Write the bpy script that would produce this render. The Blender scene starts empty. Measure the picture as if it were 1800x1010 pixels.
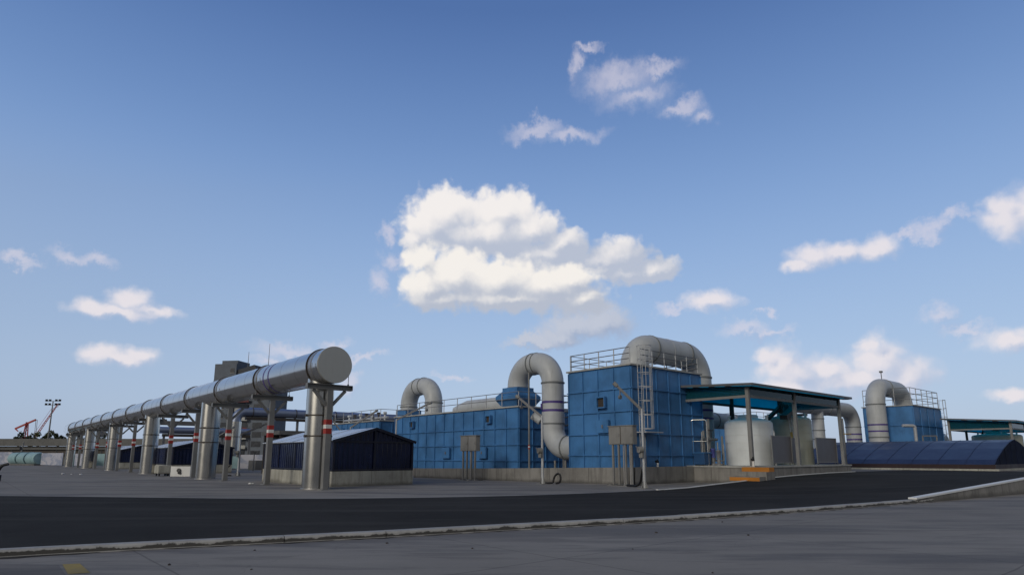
import bpy, bmesh, math, random
from mathutils import Vector, Matrix
random.seed(7)
R = math.radians
scene = bpy.context.scene
COL = scene.collection

# ------------------------------------------------------------------ camera
FPX, CX, CY, EYE = 1108.0, 900.0, 592.0, 1.6         # photo frame is 1800 x 1010
HEAD, PITCH = R(40.8), math.atan(210 / 1108.0)
cam_d = bpy.data.cameras.new('camera'); cam = bpy.data.objects.new('camera', cam_d); COL.objects.link(cam)
cam.location = (0, 0, EYE)
cam.rotation_euler = (math.pi / 2 + PITCH, 0, -HEAD)
cam_d.sensor_width = 36.0; cam_d.sensor_fit = 'HORIZONTAL'
cam_d.lens = FPX / 1800 * 36.0
cam_d.shift_y = (592 - 505) / 1800.0
cam_d.clip_end = 6000; cam_d.clip_start = 0.1
scene.camera = cam

# direction helper: only used to give sky positions and far distances
_F = Vector((math.sin(HEAD) * math.cos(PITCH), math.cos(HEAD) * math.cos(PITCH), math.sin(PITCH)))
_Rt = Vector((math.cos(HEAD), -math.sin(HEAD), 0)); _U = _Rt.cross(_F)
def ray(x, y): return (_F + _Rt * ((x - CX) / FPX) - _U * ((y - CY) / FPX))

scene.cycles.max_bounces = 5; scene.cycles.diffuse_bounces = 3; scene.cycles.glossy_bounces = 3; scene.cycles.transmission_bounces = 4
scene.cycles.sample_clamp_indirect = 4

# ------------------------------------------------------------------ light
SUN_EL, SUN_VEC = 24.0, Vector((-0.966, -0.259, 0))
sv = SUN_VEC.normalized() * math.cos(R(SUN_EL)); sv.z = math.sin(R(SUN_EL))
sd = bpy.data.lights.new('sun', 'SUN'); sun = bpy.data.objects.new('sun', sd); COL.objects.link(sun)
sd.energy = 0.85; sd.angle = R(12); sd.color = (1.0, 0.95, 0.87)
sun.rotation_euler = sv.to_track_quat('Z', 'Y').to_euler(); sun.location = (-40, 20, 60)
scene.view_settings.view_transform = 'Standard'; scene.view_settings.look = 'None'
scene.view_settings.exposure = 0.0; scene.view_settings.gamma = 1.0
scene.view_settings.use_curve_mapping = False

# ------------------------------------------------------------------ sky with clouds (all in azimuth / elevation)
world = bpy.data.worlds.new('World'); scene.world = world; world.use_nodes = True
def azel(x, y):
    d = ray(x, y).normalized()
    return math.degrees(math.atan2(d.x, d.y)), math.degrees(math.asin(d.z))

class NT:
    def __init__(s, tree): s.t = tree; s.n = tree.nodes; s.l = tree.links
    def node(s, typ, **kw):
        n = s.n.new(typ)
        for k, v in kw.items(): setattr(n, k, v)
        return n
    def put(s, sock, v):
        if isinstance(v, bpy.types.NodeSocket): s.l.new(v, sock)
        elif v is not None: sock.default_value = v
    def math(s, op, a, b=None, c=None, clamp=False):
        n = s.node('ShaderNodeMath', operation=op, use_clamp=clamp)
        s.put(n.inputs[0], a); s.put(n.inputs[1], b); s.put(n.inputs[2], c)
        return n.outputs[0]
    def vmath(s, op, a, b=None, c=None):
        n = s.node('ShaderNodeVectorMath', operation=op)
        s.put(n.inputs[0], a); s.put(n.inputs[1], b)
        if c is not None: s.put(n.inputs[2], c)
        return n.outputs['Value'] if op in ('LENGTH', 'DOT_PRODUCT') else n.outputs[0]
    def mix(s, f, a, b, mode='MIX'):
        n = s.node('ShaderNodeMix', data_type='RGBA', blend_type=mode)
        s.put(n.inputs[0], f); s.put(n.inputs[6], a); s.put(n.inputs[7], b)
        return n.outputs[2]
    def ramp(s, f, a, b, c=0.0, d=1.0, smooth=True):
        n = s.node('ShaderNodeMapRange', interpolation_type='SMOOTHSTEP' if smooth else 'LINEAR')
        s.put(n.inputs[0], f); n.inputs[1].default_value = a; n.inputs[2].default_value = b
        n.inputs[3].default_value = c; n.inputs[4].default_value = d
        return n.outputs[0]
    def noise(s, v, scale, detail=4, rough=0.55, dist=0.0):
        n = s.node('ShaderNodeTexNoise'); s.put(n.inputs['Vector'], v)
        n.inputs['Scale'].default_value = scale; n.inputs['Detail'].default_value = detail
        n.inputs['Roughness'].default_value = rough; n.inputs['Distortion'].default_value = dist
        return n.outputs['Fac']

def rgb(r, g, b):      # sRGB 0-255 to linear
    f = lambda c: (c / 255 / 12.92) if c / 255 <= 0.04045 else ((c / 255 + 0.055) / 1.055) ** 2.4
    return (f(r), f(g), f(b), 1)

UPPER = [(788,372,72,52),(752,402,52,50),(885,372,66,44),(935,400,52,42),(985,432,58,34),(850,415,140,50),(960,450,110,38),
         (1092,448,62,36),(1150,472,56,24),(1055,460,90,30),(1100,480,60,22),(725,420,28,24)]
LOWER = [(742,455,38,30),(745,505,42,44),(800,480,72,50),(870,492,90,46),(960,505,84,44),(1020,528,56,36),(900,525,170,26),(765,528,60,22),(1000,490,60,26)]
GREY = [(1065,560,62,36),(1010,572,70,28),(945,602,62,15),(985,590,55,22)]
SMALL = [(232,528,36,24),(168,541,40,15),(262,546,48,11),(210,548,84,12),
         (178,622,32,17),(243,626,32,16),(208,630,60,13),
         (1432,450,52,20),(1480,441,46,17),(1540,436,46,19),(1400,464,26,12),
         (1772,382,46,42),(1812,372,60,46),(1752,362,24,18),(1250,528,48,17),
         (1372,640,36,34),(1398,656,56,32),(1342,622,16,14),(1452,652,50,24),(1545,640,50,44),(1526,606,20,14),(1588,658,60,34),(1500,668,110,26),(1380,690,80,30),
         (1772,600,56,20),(1778,694,46,11)]
WISP = [(680,410,16,14),(700,452,26,16),(672,495,22,22),(112,452,44,13),(162,457,38,12),(20,462,34,11),(512,620,54,14),(600,598,28,10),(640,630,32,9),
        (1085,138,62,30),(1150,118,44,16),(1118,165,64,28),(1200,190,46,18),(1242,206,26,16),(1014,118,14,24),(1035,84,30,9),
        (948,232,50,14),(1012,243,50,15),(1632,405,34,18),(1672,388,34,12),(1190,535,30,9),(1302,580,44,14),(1345,586,44,9),(1345,548,14,6),
        (1648,548,30,20),(1700,575,40,12),(1600,412,20,10),(620,668,20,20),(480,640,30,10),(790,660,30,5)]

def blob_group(name, blobs, k=0.25, grow=1.12):
    g = bpy.data.node_groups.new(name, 'ShaderNodeTree')
    g.interface.new_socket('P', in_out='INPUT', socket_type='NodeSocketVector')
    g.interface.new_socket('D', in_out='OUTPUT', socket_type='NodeSocketFloat')
    t = NT(g); gi = g.nodes.new('NodeGroupInput'); go = g.nodes.new('NodeGroupOutput')
    acc = None
    for (x, y, rx, ry) in blobs:
        a, e = azel(x, y)
        a1, _ = azel(x + rx, y); _, e1 = azel(x, y - ry)
        ra, re = abs(a1 - a) * grow + 1e-3, abs(e1 - e) * grow + 1e-3
        q = t.vmath('MULTIPLY_ADD', gi.outputs[0], (1 / ra, 1 / re, 0), (-a / ra, -e / re, 0))
        ln = t.vmath('LENGTH', q)
        d = t.math('SUBTRACT', 1.0, ln)
        acc = d if acc is None else t.math('SMOOTH_MAX', acc, d, k)
    t.put(go.inputs[0], acc)
    return g

T = NT(world.node_tree); T.n.clear()
tc = T.node('ShaderNodeTexCoord'); DIR = tc.outputs['Generated']
sep = T.node('ShaderNodeSeparateXYZ'); T.put(sep.inputs[0], DIR)
az = T.math('MULTIPLY', T.math('ARCTAN2', sep.outputs[0], sep.outputs[1]), 180 / math.pi)
el = T.math('MULTIPLY', T.math('ARCSINE', sep.outputs[2]), 180 / math.pi)
cmb = T.node('ShaderNodeCombineXYZ'); T.put(cmb.inputs[0], az); T.put(cmb.inputs[1], el)
P0 = cmb.outputs[0]
def nvec(scale, detail, rough, amp):
    n = T.node('ShaderNodeTexNoise', noise_dimensions='2D'); T.put(n.inputs['Vector'], P0)
    n.inputs['Scale'].default_value = scale / 57.3; n.inputs['Detail'].default_value = detail; n.inputs['Roughness'].default_value = rough
    return T.vmath('MULTIPLY', T.vmath('SUBTRACT', n.outputs['Color'], (0.5, 0.5, 0.5)), (amp, amp, 0))
W1 = T.vmath('ADD', P0, nvec(22, 3, 0.5, 1.5))
W2 = T.vmath('ADD', W1, nvec(80, 5, 0.6, 0.55))
WS = T.vmath('ADD', T.vmath('ADD', P0, nvec(9, 3, 0.5, 3.0)), nvec(34, 6, 0.65, 2.4))
W3 = T.vmath('ADD', T.vmath('ADD', P0, nvec(22, 3, 0.5, 0.8)), nvec(80, 5, 0.6, 0.5))
vor = T.node('ShaderNodeTexVoronoi', feature='SMOOTH_F1', voronoi_dimensions='2D'); T.put(vor.inputs['Vector'], W1); vor.inputs['Scale'].default_value = 0.62
vor.inputs['Smoothness'].default_value = 0.6; vor.inputs['Detail'].default_value = 1.5; vor.inputs['Roughness'].default_value = 0.55
BIL = T.math('SUBTRACT', 0.50, vor.outputs['Distance'])        # puffy cells
def noise2(scale, detail, rough):
    n = T.node('ShaderNodeTexNoise', noise_dimensions='2D'); T.put(n.inputs['Vector'], P0)
    n.inputs['Scale'].default_value = scale / 57.3; n.inputs['Detail'].default_value = detail; n.inputs['Roughness'].default_value = rough
    return n.outputs['Fac']
FN = T.math('SUBTRACT', noise2(70, 6, 0.65), 0.5)
FL = T.math('SUBTRACT', noise2(14, 4, 0.6), 0.5)
def use(g, p):
    n = T.node('ShaderNodeGroup'); n.node_tree = g; T.put(n.inputs[0], p); return n.outputs[0]

sky = T.node('ShaderNodeTexSky', sky_type='NISHITA', sun_disc=False)
sky.sun_elevation = R(SUN_EL); sky.sun_rotation = math.atan2(sv.x, sv.y)
sky.altitude = 0; sky.air_density = 1.0; sky.dust_density = 1.3; sky.ozone_density = 2.0
SKY_STRENGTH = 0.10
skyc = T.vmath('MULTIPLY', sky.outputs[0], (SKY_STRENGTH * 1.0,) * 3)
grad = T.node('ShaderNodeValToRGB'); T.put(grad.inputs[0], T.math('MULTIPLY', el, 1 / 90.0))
cr = grad.color_ramp; cr.interpolation = 'B_SPLINE'
stops = [(0.0, rgb(176, 191, 215)), (4 / 90, rgb(180, 199, 226)), (10 / 90, rgb(169, 194, 227)), (19 / 90, rgb(143, 175, 221)), (28 / 90, rgb(112, 147, 201)), (38 / 90, rgb(80, 114, 173)), (1.0, rgb(46, 80, 140))]
while len(cr.elements) < len(stops): cr.elements.new(0.5)
for e_, (p_, c_) in zip(cr.elements, stops): e_.position = p_; e_.color = c_
# a little duller and greyer towards the left (north) of the view
side = T.math('MAXIMUM', T.ramp(az, -15, 40, 0.70, 1.0), T.ramp(el, 6, 26))
tint = T.mix(side, rgb(146, 162, 190), grad.outputs[0])
col = T.mix(0.85, skyc, tint)
# unseen cloud bank added behind the camera to darken reflections, warm glow for highlights
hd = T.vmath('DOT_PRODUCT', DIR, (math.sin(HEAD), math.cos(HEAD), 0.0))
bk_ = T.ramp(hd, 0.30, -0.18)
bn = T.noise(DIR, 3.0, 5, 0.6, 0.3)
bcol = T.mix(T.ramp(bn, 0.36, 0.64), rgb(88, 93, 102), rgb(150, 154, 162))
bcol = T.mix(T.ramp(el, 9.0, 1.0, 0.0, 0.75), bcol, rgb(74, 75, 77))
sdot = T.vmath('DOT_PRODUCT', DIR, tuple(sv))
bcol = T.mix(T.ramp(sdot, math.cos(R(30)), math.cos(R(5)), 0.0, 1.0), bcol, (1.75, 1.62, 1.40, 1))  # added glow round the sun direction, gives the steel its bright streak
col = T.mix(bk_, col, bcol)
def layer(col, g, p, a0, a1, amax, bright, dark, grad=None, light=(-0.9, 0.8), gain=1.1, bias=0.55, nz=0.25):
    d = use(g, p)
    d2 = T.math('ADD', T.math('ADD', d, T.math('MULTIPLY', FN, 0.30)), T.math('MULTIPLY', BIL, 0.40 * (nz > 0)))
    al = T.math('MULTIPLY', T.ramp(d2, a0, a1), amax)
    dl = use(g, T.vmath('ADD', p, (light[0], light[1], 0)))
    s = T.math('MULTIPLY_ADD', T.math('SUBTRACT', d, dl), gain, bias)
    if grad:
        gr = T.ramp(el, azel(900, grad[1])[1], azel(900, grad[0])[1], -0.55, 0.45)
        s = T.math('ADD', s, gr)
    s = T.math('ADD', s, T.math('MULTIPLY', FL, 0.65))
    s = T.math('ADD', s, T.math('MULTIPLY', BIL, nz * 1.3))
    s = T.ramp(s, -0.15, 1.15)
    c = T.mix(s, dark, bright)
    return T.mix(al, col, c)
gW = blob_group('wisp_blobs', WISP, 0.35); gG = blob_group('grey_blobs', GREY, 0.3)
gU = blob_group('upper_blobs', UPPER, 0.25, 0.96); gL = blob_group('lower_blobs', LOWER, 0.25, 1.0); gS = blob_group('small_blobs', SMALL)
col = layer(col, gW, WS, -0.38, 1.0, 0.56, rgb(222, 216, 226), rgb(170, 182, 212), nz=0)
col = layer(col, gG, WS, -0.15, 0.6, 0.85, rgb(196, 200, 212), rgb(160, 172, 196), nz=0)
col = layer(col, gU, W2, -0.24, 0.30, 0.97, rgb(245, 240, 237), rgb(184, 192, 209), grad=(360, 455))
col = layer(col, gL, W2, -0.24, 0.32, 0.97, rgb(246, 241, 235), rgb(182, 189, 204), grad=(468, 552))
col = layer(col, gS, W3, -0.40, 0.62, 0.88, rgb(236, 229, 232), rgb(184, 194, 217), bias=0.62)
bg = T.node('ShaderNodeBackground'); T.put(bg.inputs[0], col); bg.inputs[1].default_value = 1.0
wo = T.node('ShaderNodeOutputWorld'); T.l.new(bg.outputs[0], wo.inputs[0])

# ------------------------------------------------------------------ materials
MATS = {}
def new_mat(name):
    m = bpy.data.materials.new(name); m.use_nodes = True
    t = NT(m.node_tree); bs = t.n['Principled BSDF']; MATS[name] = m
    return m, t, bs
def coords(t, scale=(1, 1, 1)):
    tcn = t.node('ShaderNodeNewGeometry')            # world position: pattern stays put on the real thing
    return t.vmath('MULTIPLY', tcn.outputs['Position'], scale)
def bump(t, bs, h, strength=0.2, dist=0.02):
    b = t.node('ShaderNodeBump'); b.inputs['Strength'].default_value = strength; b.inputs['Distance'].default_value = dist
    t.put(b.inputs['Height'], h); t.l.new(b.outputs[0], bs.inputs['Normal'])
def paint(name, c, rough=0.5, var=0.12, streak=0.25, metallic=0.0, dirt=(0.10, 0.085, 0.07), coat=0.0, bmp=0.05, spec=0.4):
    m, t, bs = new_mat(name)
    p = coords(t)
    n1 = t.noise(p, 0.7, 5, 0.6)
    st = t.noise(t.vmath('MULTIPLY', p, (5.0, 5.0, 0.35)), 1.0, 5, 0.65)
    base = t.mix(t.ramp(n1, 0.3, 0.7), [v * (1 - var) for v in c] + [1], [min(1, v * (1 + var)) for v in c] + [1])
    base = t.mix(t.math('MULTIPLY', t.ramp(st, 0.52, 0.78), streak), base, tuple(dirt) + (1,))
    t.put(bs.inputs['Base Color'], base)
    t.put(bs.inputs['Roughness'], t.ramp(n1, 0.2, 0.8, max(0.05, rough - 0.08), rough + 0.1))
    bs.inputs['Metallic'].default_value = metallic; bs.inputs['Specular IOR Level'].default_value = spec
    bs.inputs['Coat Weight'].default_value = coat
    bump(t, bs, t.noise(p, 3.0, 4, 0.6), bmp, 0.03)
    return m
paint('blue_paint', (0.05, 0.165, 0.365), 0.5, 0.2, 0.34, dirt=(0.03, 0.07, 0.12))
paint('blue_dark', (0.02, 0.07, 0.17), 0.5)
paint('duct_grey', (0.41, 0.425, 0.43), 0.45, 0.08, 0.30, dirt=(0.20, 0.19, 0.17))
paint('duct_ring', (0.17, 0.18, 0.18), 0.6)
paint('purple_paint', (0.075, 0.05, 0.20), 0.5, streak=0.1)
paint('cream_tank', (0.60, 0.62, 0.62), 0.4, 0.06, 0.18, dirt=(0.28, 0.27, 0.23))
paint('cream_tank_old', (0.38, 0.385, 0.32), 0.45, 0.08, 0.25, dirt=(0.2, 0.18, 0.12))
paint('galvanised', (0.20, 0.20, 0.195), 0.5, 0.15, 0.3, metallic=0.15, dirt=(0.16, 0.14, 0.12))
paint('frame_grey', (0.20, 0.20, 0.195), 0.6, 0.15, 0.4, dirt=(0.10, 0.09, 0.08))
paint('rail_white', (0.42, 0.43, 0.44), 0.45, 0.1, 0.15, metallic=0.2)
paint('rail_dark', (0.16, 0.16, 0.165), 0.5, 0.1, 0.2)
paint('slab_edge', (0.36, 0.36, 0.34), 0.8, 0.15, 0.4)
paint('navy_panel', (0.004, 0.009, 0.040), 0.2, 0.35, 0.25, dirt=(0.01, 0.014, 0.035), coat=0.1)
paint('navy_frame', (0.012, 0.014, 0.03), 0.5)
paint('navy_roof', (0.021, 0.030, 0.070), 0.4, 0.2, 0.35, dirt=(0.015, 0.02, 0.06))
paint('navy_matte', (0.010, 0.014, 0.032), 0.85, 0.35, 0.3, dirt=(0.03, 0.035, 0.05), spec=0.08)
paint('maroon_dark', (0.025, 0.012, 0.014), 0.6)
paint('teal_frp', (0.24, 0.37, 0.39), 0.5, 0.12, 0.3, dirt=(0.10, 0.2, 0.2))
paint('brown_dark', (0.05, 0.04, 0.032), 0.6)
paint('black_rubber', (0.012, 0.012, 0.013), 0.6, streak=0.0)
paint('red_paint', (0.32, 0.03, 0.022), 0.5, streak=0.08)
paint('crane_red', (0.38, 0.06, 0.05), 0.6, streak=0.1)
paint('white_paint', (0.68, 0.68, 0.66), 0.55, 0.06, 0.2, dirt=(0.4, 0.38, 0.34))
paint('orange_paint', (0.42, 0.165, 0.022), 0.65, 0.15, 0.3, dirt=(0.2, 0.12, 0.05))
paint('yellow_paint', (0.27, 0.20, 0.055), 0.8, 0.25, 0.7, dirt=(0.16, 0.14, 0.10))
paint('cabinet_grey', (0.205, 0.20, 0.188), 0.55, 0.18, 0.5, dirt=(0.13, 0.11, 0.09))
paint('tower_render', (0.115, 0.132, 0.158), 0.8, 0.14, 0.45, dirt=(0.13, 0.14, 0.15))
paint('tower_roof', (0.045, 0.05, 0.06), 0.7, 0.2)
paint('window_dark', (0.02, 0.025, 0.035), 0.25)
paint('viaduct_concrete', (0.135, 0.135, 0.13), 0.85, 0.14, 0.5, dirt=(0.09, 0.085, 0.08))
paint('roof_edge', (0.10, 0.10, 0.105), 0.5, 0.15, 0.2)
paint('bark', (0.06, 0.05, 0.04), 0.9)
paint('roof_sheet', (0.60, 0.63, 0.68), 0.28, 0.08, 0.25, metallic=0.35, dirt=(0.35, 0.36, 0.38))
paint('lamp_dark', (0.03, 0.03, 0.035), 0.5)
paint('motor_blue', (0.07, 0.08, 0.28), 0.5)

def steel(name, c, rough, seam=0.0):
    m, t, bs = new_mat(name); p = coords(t)
    n = t.noise(p, 1.2, 5, 0.6)
    st = t.noise(t.vmath('MULTIPLY', p, (7, 7, 0.4)), 1.0, 4, 0.6)
    t.put(bs.inputs['Base Color'], t.mix(t.math('MULTIPLY', t.ramp(st, 0.5, 0.85), 0.14), tuple(c) + (1,), (c[0] * 0.62, c[1] * 0.56, c[2] * 0.48, 1)))
    bs.inputs['Metallic'].default_value = 0.93
    t.put(bs.inputs['Roughness'], t.ramp(n, 0.25, 0.75, rough - 0.03, rough + 0.05))
    bump(t, bs, t.noise(p, 0.4, 1, 0.4), 0.06, 0.03)
    return m
steel('stainless', (0.58, 0.57, 0.54), 0.20)
steel('stainless_pipe', (0.56, 0.555, 0.55), 0.17)
steel('stainless_dull', (0.45, 0.44, 0.43), 0.42)
steel('blue_steel', (0.30, 0.34, 0.44), 0.40)
steel('cap_steel', (0.56, 0.55, 0.50), 0.55)
steel('screen_steel', (0.22, 0.205, 0.205), 0.55)

def concrete_ground(name, c, crack=True, jt=5.0):
    m, t, bs = new_mat(name); p = coords(t)
    big = t.noise(p, 0.10, 6, 0.6)
    wob = t.vmath('MULTIPLY', t.vmath('ROTATE' if False else 'MULTIPLY', p, (1, 1, 1)), (1, 1, 1))
    rot = t.node('ShaderNodeVectorRotate', rotation_type='Z_AXIS'); t.put(rot.inputs['Vector'], p); rot.inputs['Angle'].default_value = HEAD
    str1 = t.noise(t.vmath('MULTIPLY', rot.outputs[0], (0.10, 0.55, 1)), 1.0, 6, 0.62, 0.4)     # swept / tyre streaks running across the yard
    str2 = t.noise(t.vmath('MULTIPLY', rot.outputs[0], (0.35, 1.9, 1)), 1.0, 5, 0.6, 0.5)
    fine = t.noise(p, 14, 6, 0.7); spk = t.noise(p, 90, 3, 0.6)
    base = t.mix(t.ramp(big, 0.3, 0.7), [v * 0.82 for v in c] + [1], [v * 1.16 for v in c] + [1])
    base = t.mix(t.math('MULTIPLY', t.ramp(str1, 0.48, 0.62), 0.85), base, (c[0] * 0.42, c[1] * 0.43, c[2] * 0.47, 1))
    base = t.mix(t.math('MULTIPLY', t.ramp(str2, 0.52, 0.66), 0.6), base, (c[0] * 0.5, c[1] * 0.5, c[2] * 0.54, 1))
    base = t.mix(t.math('MULTIPLY', t.ramp(str2, 0.44, 0.22), 0.35), base, (c[0] * 1.35, c[1] * 1.35, c[2] * 1.34, 1))
    base = t.mix(0.22, base, t.mix(fine, [v * 0.6 for v in c] + [1], [v * 1.4 for v in c] + [1]))
    base = t.mix(t.math('MULTIPLY', t.ramp(spk, 0.62, 0.75), 0.35), base, (0.05, 0.05, 0.05, 1))
    # expansion joints every few metres, and a few hairline cracks
    sp = t.node('ShaderNodeSeparateXYZ'); t.put(sp.inputs[0], t.vmath('ADD', p, t.vmath('MULTIPLY', t.vmath('SUBTRACT', nz3(t, p, 1.5), (0.5, 0.5, 0.5)), (0.05, 0.05, 0))))
    js = []
    for k in (0, 1):
        fr = t.math('FRACT', t.math('MULTIPLY', sp.outputs[k], 1 / jt))
        js.append(t.math('LESS_THAN', t.math('ABSOLUTE', t.math('SUBTRACT', fr, 0.5)), 0.0035))
    j = t.math('MAXIMUM', js[0], js[1])
    v = t.node('ShaderNodeTexVoronoi', feature='DISTANCE_TO_EDGE'); v.inputs['Scale'].default_value = 0.22
    t.put(v.inputs['Vector'], t.vmath('ADD', p, t.vmath('MULTIPLY', nz3(t, p, 0.9), (1.6, 1.6, 0))))
    ck = t.math('MULTIPLY', t.math('LESS_THAN', v.outputs['Distance'], 0.0022), t.math('GREATER_THAN', big, 0.50))
    base = t.mix(t.math('MULTIPLY', t.math('MAXIMUM', j, t.math('MULTIPLY', ck, 0.4)), 0.35), base, (0.03, 0.03, 0.03, 1))
    t.put(bs.inputs['Base Color'], base)
    t.put(bs.inputs['Roughness'], t.ramp(str1, 0.4, 0.7, 0.95, 0.75))
    bs.inputs['Specular IOR Level'].default_value = 0.12
    bump(t, bs, t.math('ADD', fine, t.math('MULTIPLY', spk, 0.5)), 0.35, 0.01)
    return m
def nz3(t, p, s):
    n = t.node('ShaderNodeTexNoise'); t.put(n.inputs['Vector'], p); n.inputs['Scale'].default_value = s; n.inputs['Detail'].default_value = 4
    return n.outputs['Color']
concrete_ground('yard_concrete', (0.235, 0.222, 0.205))
concrete_ground('yard_concrete_far', (0.18, 0.17, 0.16), jt=6.0)

m, t, bs = new_mat('asphalt'); p = coords(t)
a1 = t.noise(p, 0.25, 5, 0.6); a2 = t.noise(p, 120, 3, 0.7); a3 = t.noise(p, 6, 5, 0.65)
rt_ = t.node('ShaderNodeVectorRotate', rotation_type='Z_AXIS'); t.put(rt_.inputs['Vector'], p); rt_.inputs['Angle'].default_value = HEAD
a4 = t.noise(t.vmath('MULTIPLY', rt_.outputs[0], (0.06, 0.8, 1)), 1.0, 5, 0.6, 0.3)
base = t.mix(t.ramp(a1, 0.3, 0.7), (0.024, 0.0232, 0.0225, 1), (0.037, 0.0358, 0.0345, 1))
base = t.mix(t.math('MULTIPLY', t.ramp(a4, 0.50, 0.66), 0.6), base, (0.053, 0.051, 0.048, 1))
base = t.mix(t.ramp(a2, 0.5, 0.75), base, (0.065, 0.063, 0.060, 1))
base = t.mix(t.math('MULTIPLY', t.ramp(a3, 0.6, 0.75), 0.4), base, (0.02, 0.02, 0.021, 1))
t.put(bs.inputs['Base Color'], base); bs.inputs['Roughness'].default_value = 0.95; bs.inputs['Specular IOR Level'].default_value = 0.06
bump(t, bs, a2, 0.5, 0.008)

def wall_concrete(name, c, d, light=None):
    m, t, bs = new_mat(name); p = coords(t)
    n1 = t.noise(p, 0.8, 6, 0.65); fine = t.noise(p, 18, 5, 0.7)
    st = t.noise(t.vmath('MULTIPLY', p, (3.2, 3.2, 0.25)), 1.0, 6, 0.68)
    st2 = t.noise(t.vmath('MULTIPLY', p, (9, 9, 0.5)), 1.0, 4, 0.6)
    base = t.mix(t.ramp(n1, 0.32, 0.68), [v * 0.75 for v in c] + [1], [v * 1.2 for v in c] + [1])
    base = t.mix(t.math('MULTIPLY', t.ramp(st, 0.46, 0.68), 0.75), base, tuple(d) + (1,))
    base = t.mix(t.math('MULTIPLY', t.ramp(st2, 0.55, 0.8), 0.4), base, [v * 0.7 for v in d] + [1])
    base = t.mix(0.3, base, t.mix(fine, [v * 0.5 for v in c] + [1], [v * 1.5 for v in c] + [1]))
    sp = t.node('ShaderNodeSeparateXYZ'); t.put(sp.inputs[0], p)
    # construction joints every 2.6 m and damp staining that starts at the foot
    jy = t.math('LESS_THAN', t.math('ABSOLUTE', t.math('SUBTRACT', t.math('FRACT', t.math('MULTIPLY', t.math('ADD', sp.outputs[0], sp.outputs[1]), 1 / 2.6)), 0.5)), 0.007)
    foot = t.ramp(t.math('ADD', sp.outputs[2], t.math('MULTIPLY', n1, 0.35)), 0.18, 0.42, 0.6, 0.0)
    base = t.mix(t.math('MAXIMUM', t.math('MULTIPLY', jy, 0.6), foot), base, [v * 0.4 for v in d] + [1])
    t.put(bs.inputs['Base Color'], base); bs.inputs['Roughness'].default_value = 0.9
    bump(t, bs, fine, 0.4, 0.015)
wall_concrete('wall_grey', (0.225, 0.216, 0.20), (0.085, 0.08, 0.073))
wall_concrete('wall_cream', (0.38, 0.37, 0.32), (0.17, 0.155, 0.125))
m, t, bs = new_mat('kerb_concrete'); p = coords(t)
k1 = t.noise(p, 2.2, 6, 0.7); k2 = t.noise(p, 22, 5, 0.7); sp = t.node('ShaderNodeSeparateXYZ'); t.put(sp.inputs[0], p)
base = t.mix(t.ramp(k1, 0.3, 0.7), (0.26, 0.257, 0.25, 1), (0.36, 0.355, 0.345, 1))
base = t.mix(t.math('MULTIPLY', t.ramp(k2, 0.55, 0.75), 0.5), base, (0.15, 0.147, 0.14, 1))
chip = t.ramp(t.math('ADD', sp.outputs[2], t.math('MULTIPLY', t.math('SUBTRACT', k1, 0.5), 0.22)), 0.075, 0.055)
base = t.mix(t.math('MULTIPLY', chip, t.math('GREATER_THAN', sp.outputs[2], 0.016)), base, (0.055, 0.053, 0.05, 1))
t.put(bs.inputs['Base Color'], base); bs.inputs['Roughness'].default_value = 0.92; bump(t, bs, k2, 0.5, 0.01)

paint('gutter_dirt', (0.055, 0.052, 0.048), 0.95, 0.3, 0.5, dirt=(0.03, 0.028, 0.025), spec=0.1)
paint('tower_red', (0.14, 0.045, 0.045), 0.7)
# teal translucent roofing: lets skylight through
m, t, bs = new_mat('teal_sheet')
p = coords(t); n = t.noise(p, 0.8, 4, 0.6)
tl = t.node('ShaderNodeBsdfTranslucent'); df = t.node('ShaderNodeBsdfPrincipled'); mx = t.node('ShaderNodeMixShader')
t.put(tl.inputs[0], t.mix(n, (0.03, 0.62, 0.85, 1), (0.06, 0.85, 0.98, 1)))
df.inputs['Base Color'].default_value = (0.02, 0.15, 0.22, 1); df.inputs['Roughness'].default_value = 0.25
mx.inputs[0].default_value = 0.2
t.l.new(tl.outputs[0], mx.inputs[1]); t.l.new(df.outputs[0], mx.inputs[2]); t.l.new(mx.outputs[0], t.n['Material Output'].inputs[0])
# tinted glass fascia
m, t, bs = new_mat('tinted_glass')
gl = t.node('ShaderNodeBsdfGlossy'); tr = t.node('ShaderNodeBsdfTransparent'); mx = t.node('ShaderNodeMixShader'); fr = t.node('ShaderNodeFresnel')
df = t.node('ShaderNodeBsdfDiffuse'); mx2 = t.node('ShaderNodeMixShader')
df.inputs[0].default_value = (0.014, 0.095, 0.125, 1); tr.inputs[0].default_value = (0.13, 0.42, 0.52, 1)
gl.inputs['Roughness'].default_value = 0.06; fr.inputs[0].default_value = 1.25; mx2.inputs[0].default_value = 0.5
t.l.new(tr.outputs[0], mx2.inputs[1]); t.l.new(df.outputs[0], mx2.inputs[2])
t.l.new(fr.outputs[0], mx.inputs[0]); t.l.new(mx2.outputs[0], mx.inputs[1]); t.l.new(gl.outputs[0], mx.inputs[2]); t.l.new(mx.outputs[0], t.n['Material Output'].inputs[0])
# printed landscape hoarding: pale sky with blurred blue-grey hill shapes
m, t, bs = new_mat('hoarding_print'); p = coords(t)
n = t.noise(t.vmath('MULTIPLY', p, (0.5, 0.5, 1.1)), 1.0, 5, 0.6, 0.6)
b_ = t.mix(t.ramp(n, 0.42, 0.58), (0.26, 0.29, 0.38, 1), (0.44, 0.44, 0.49, 1)); t.put(bs.inputs['Base Color'], b_); bs.inputs['Roughness'].default_value = 0.5
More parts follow.
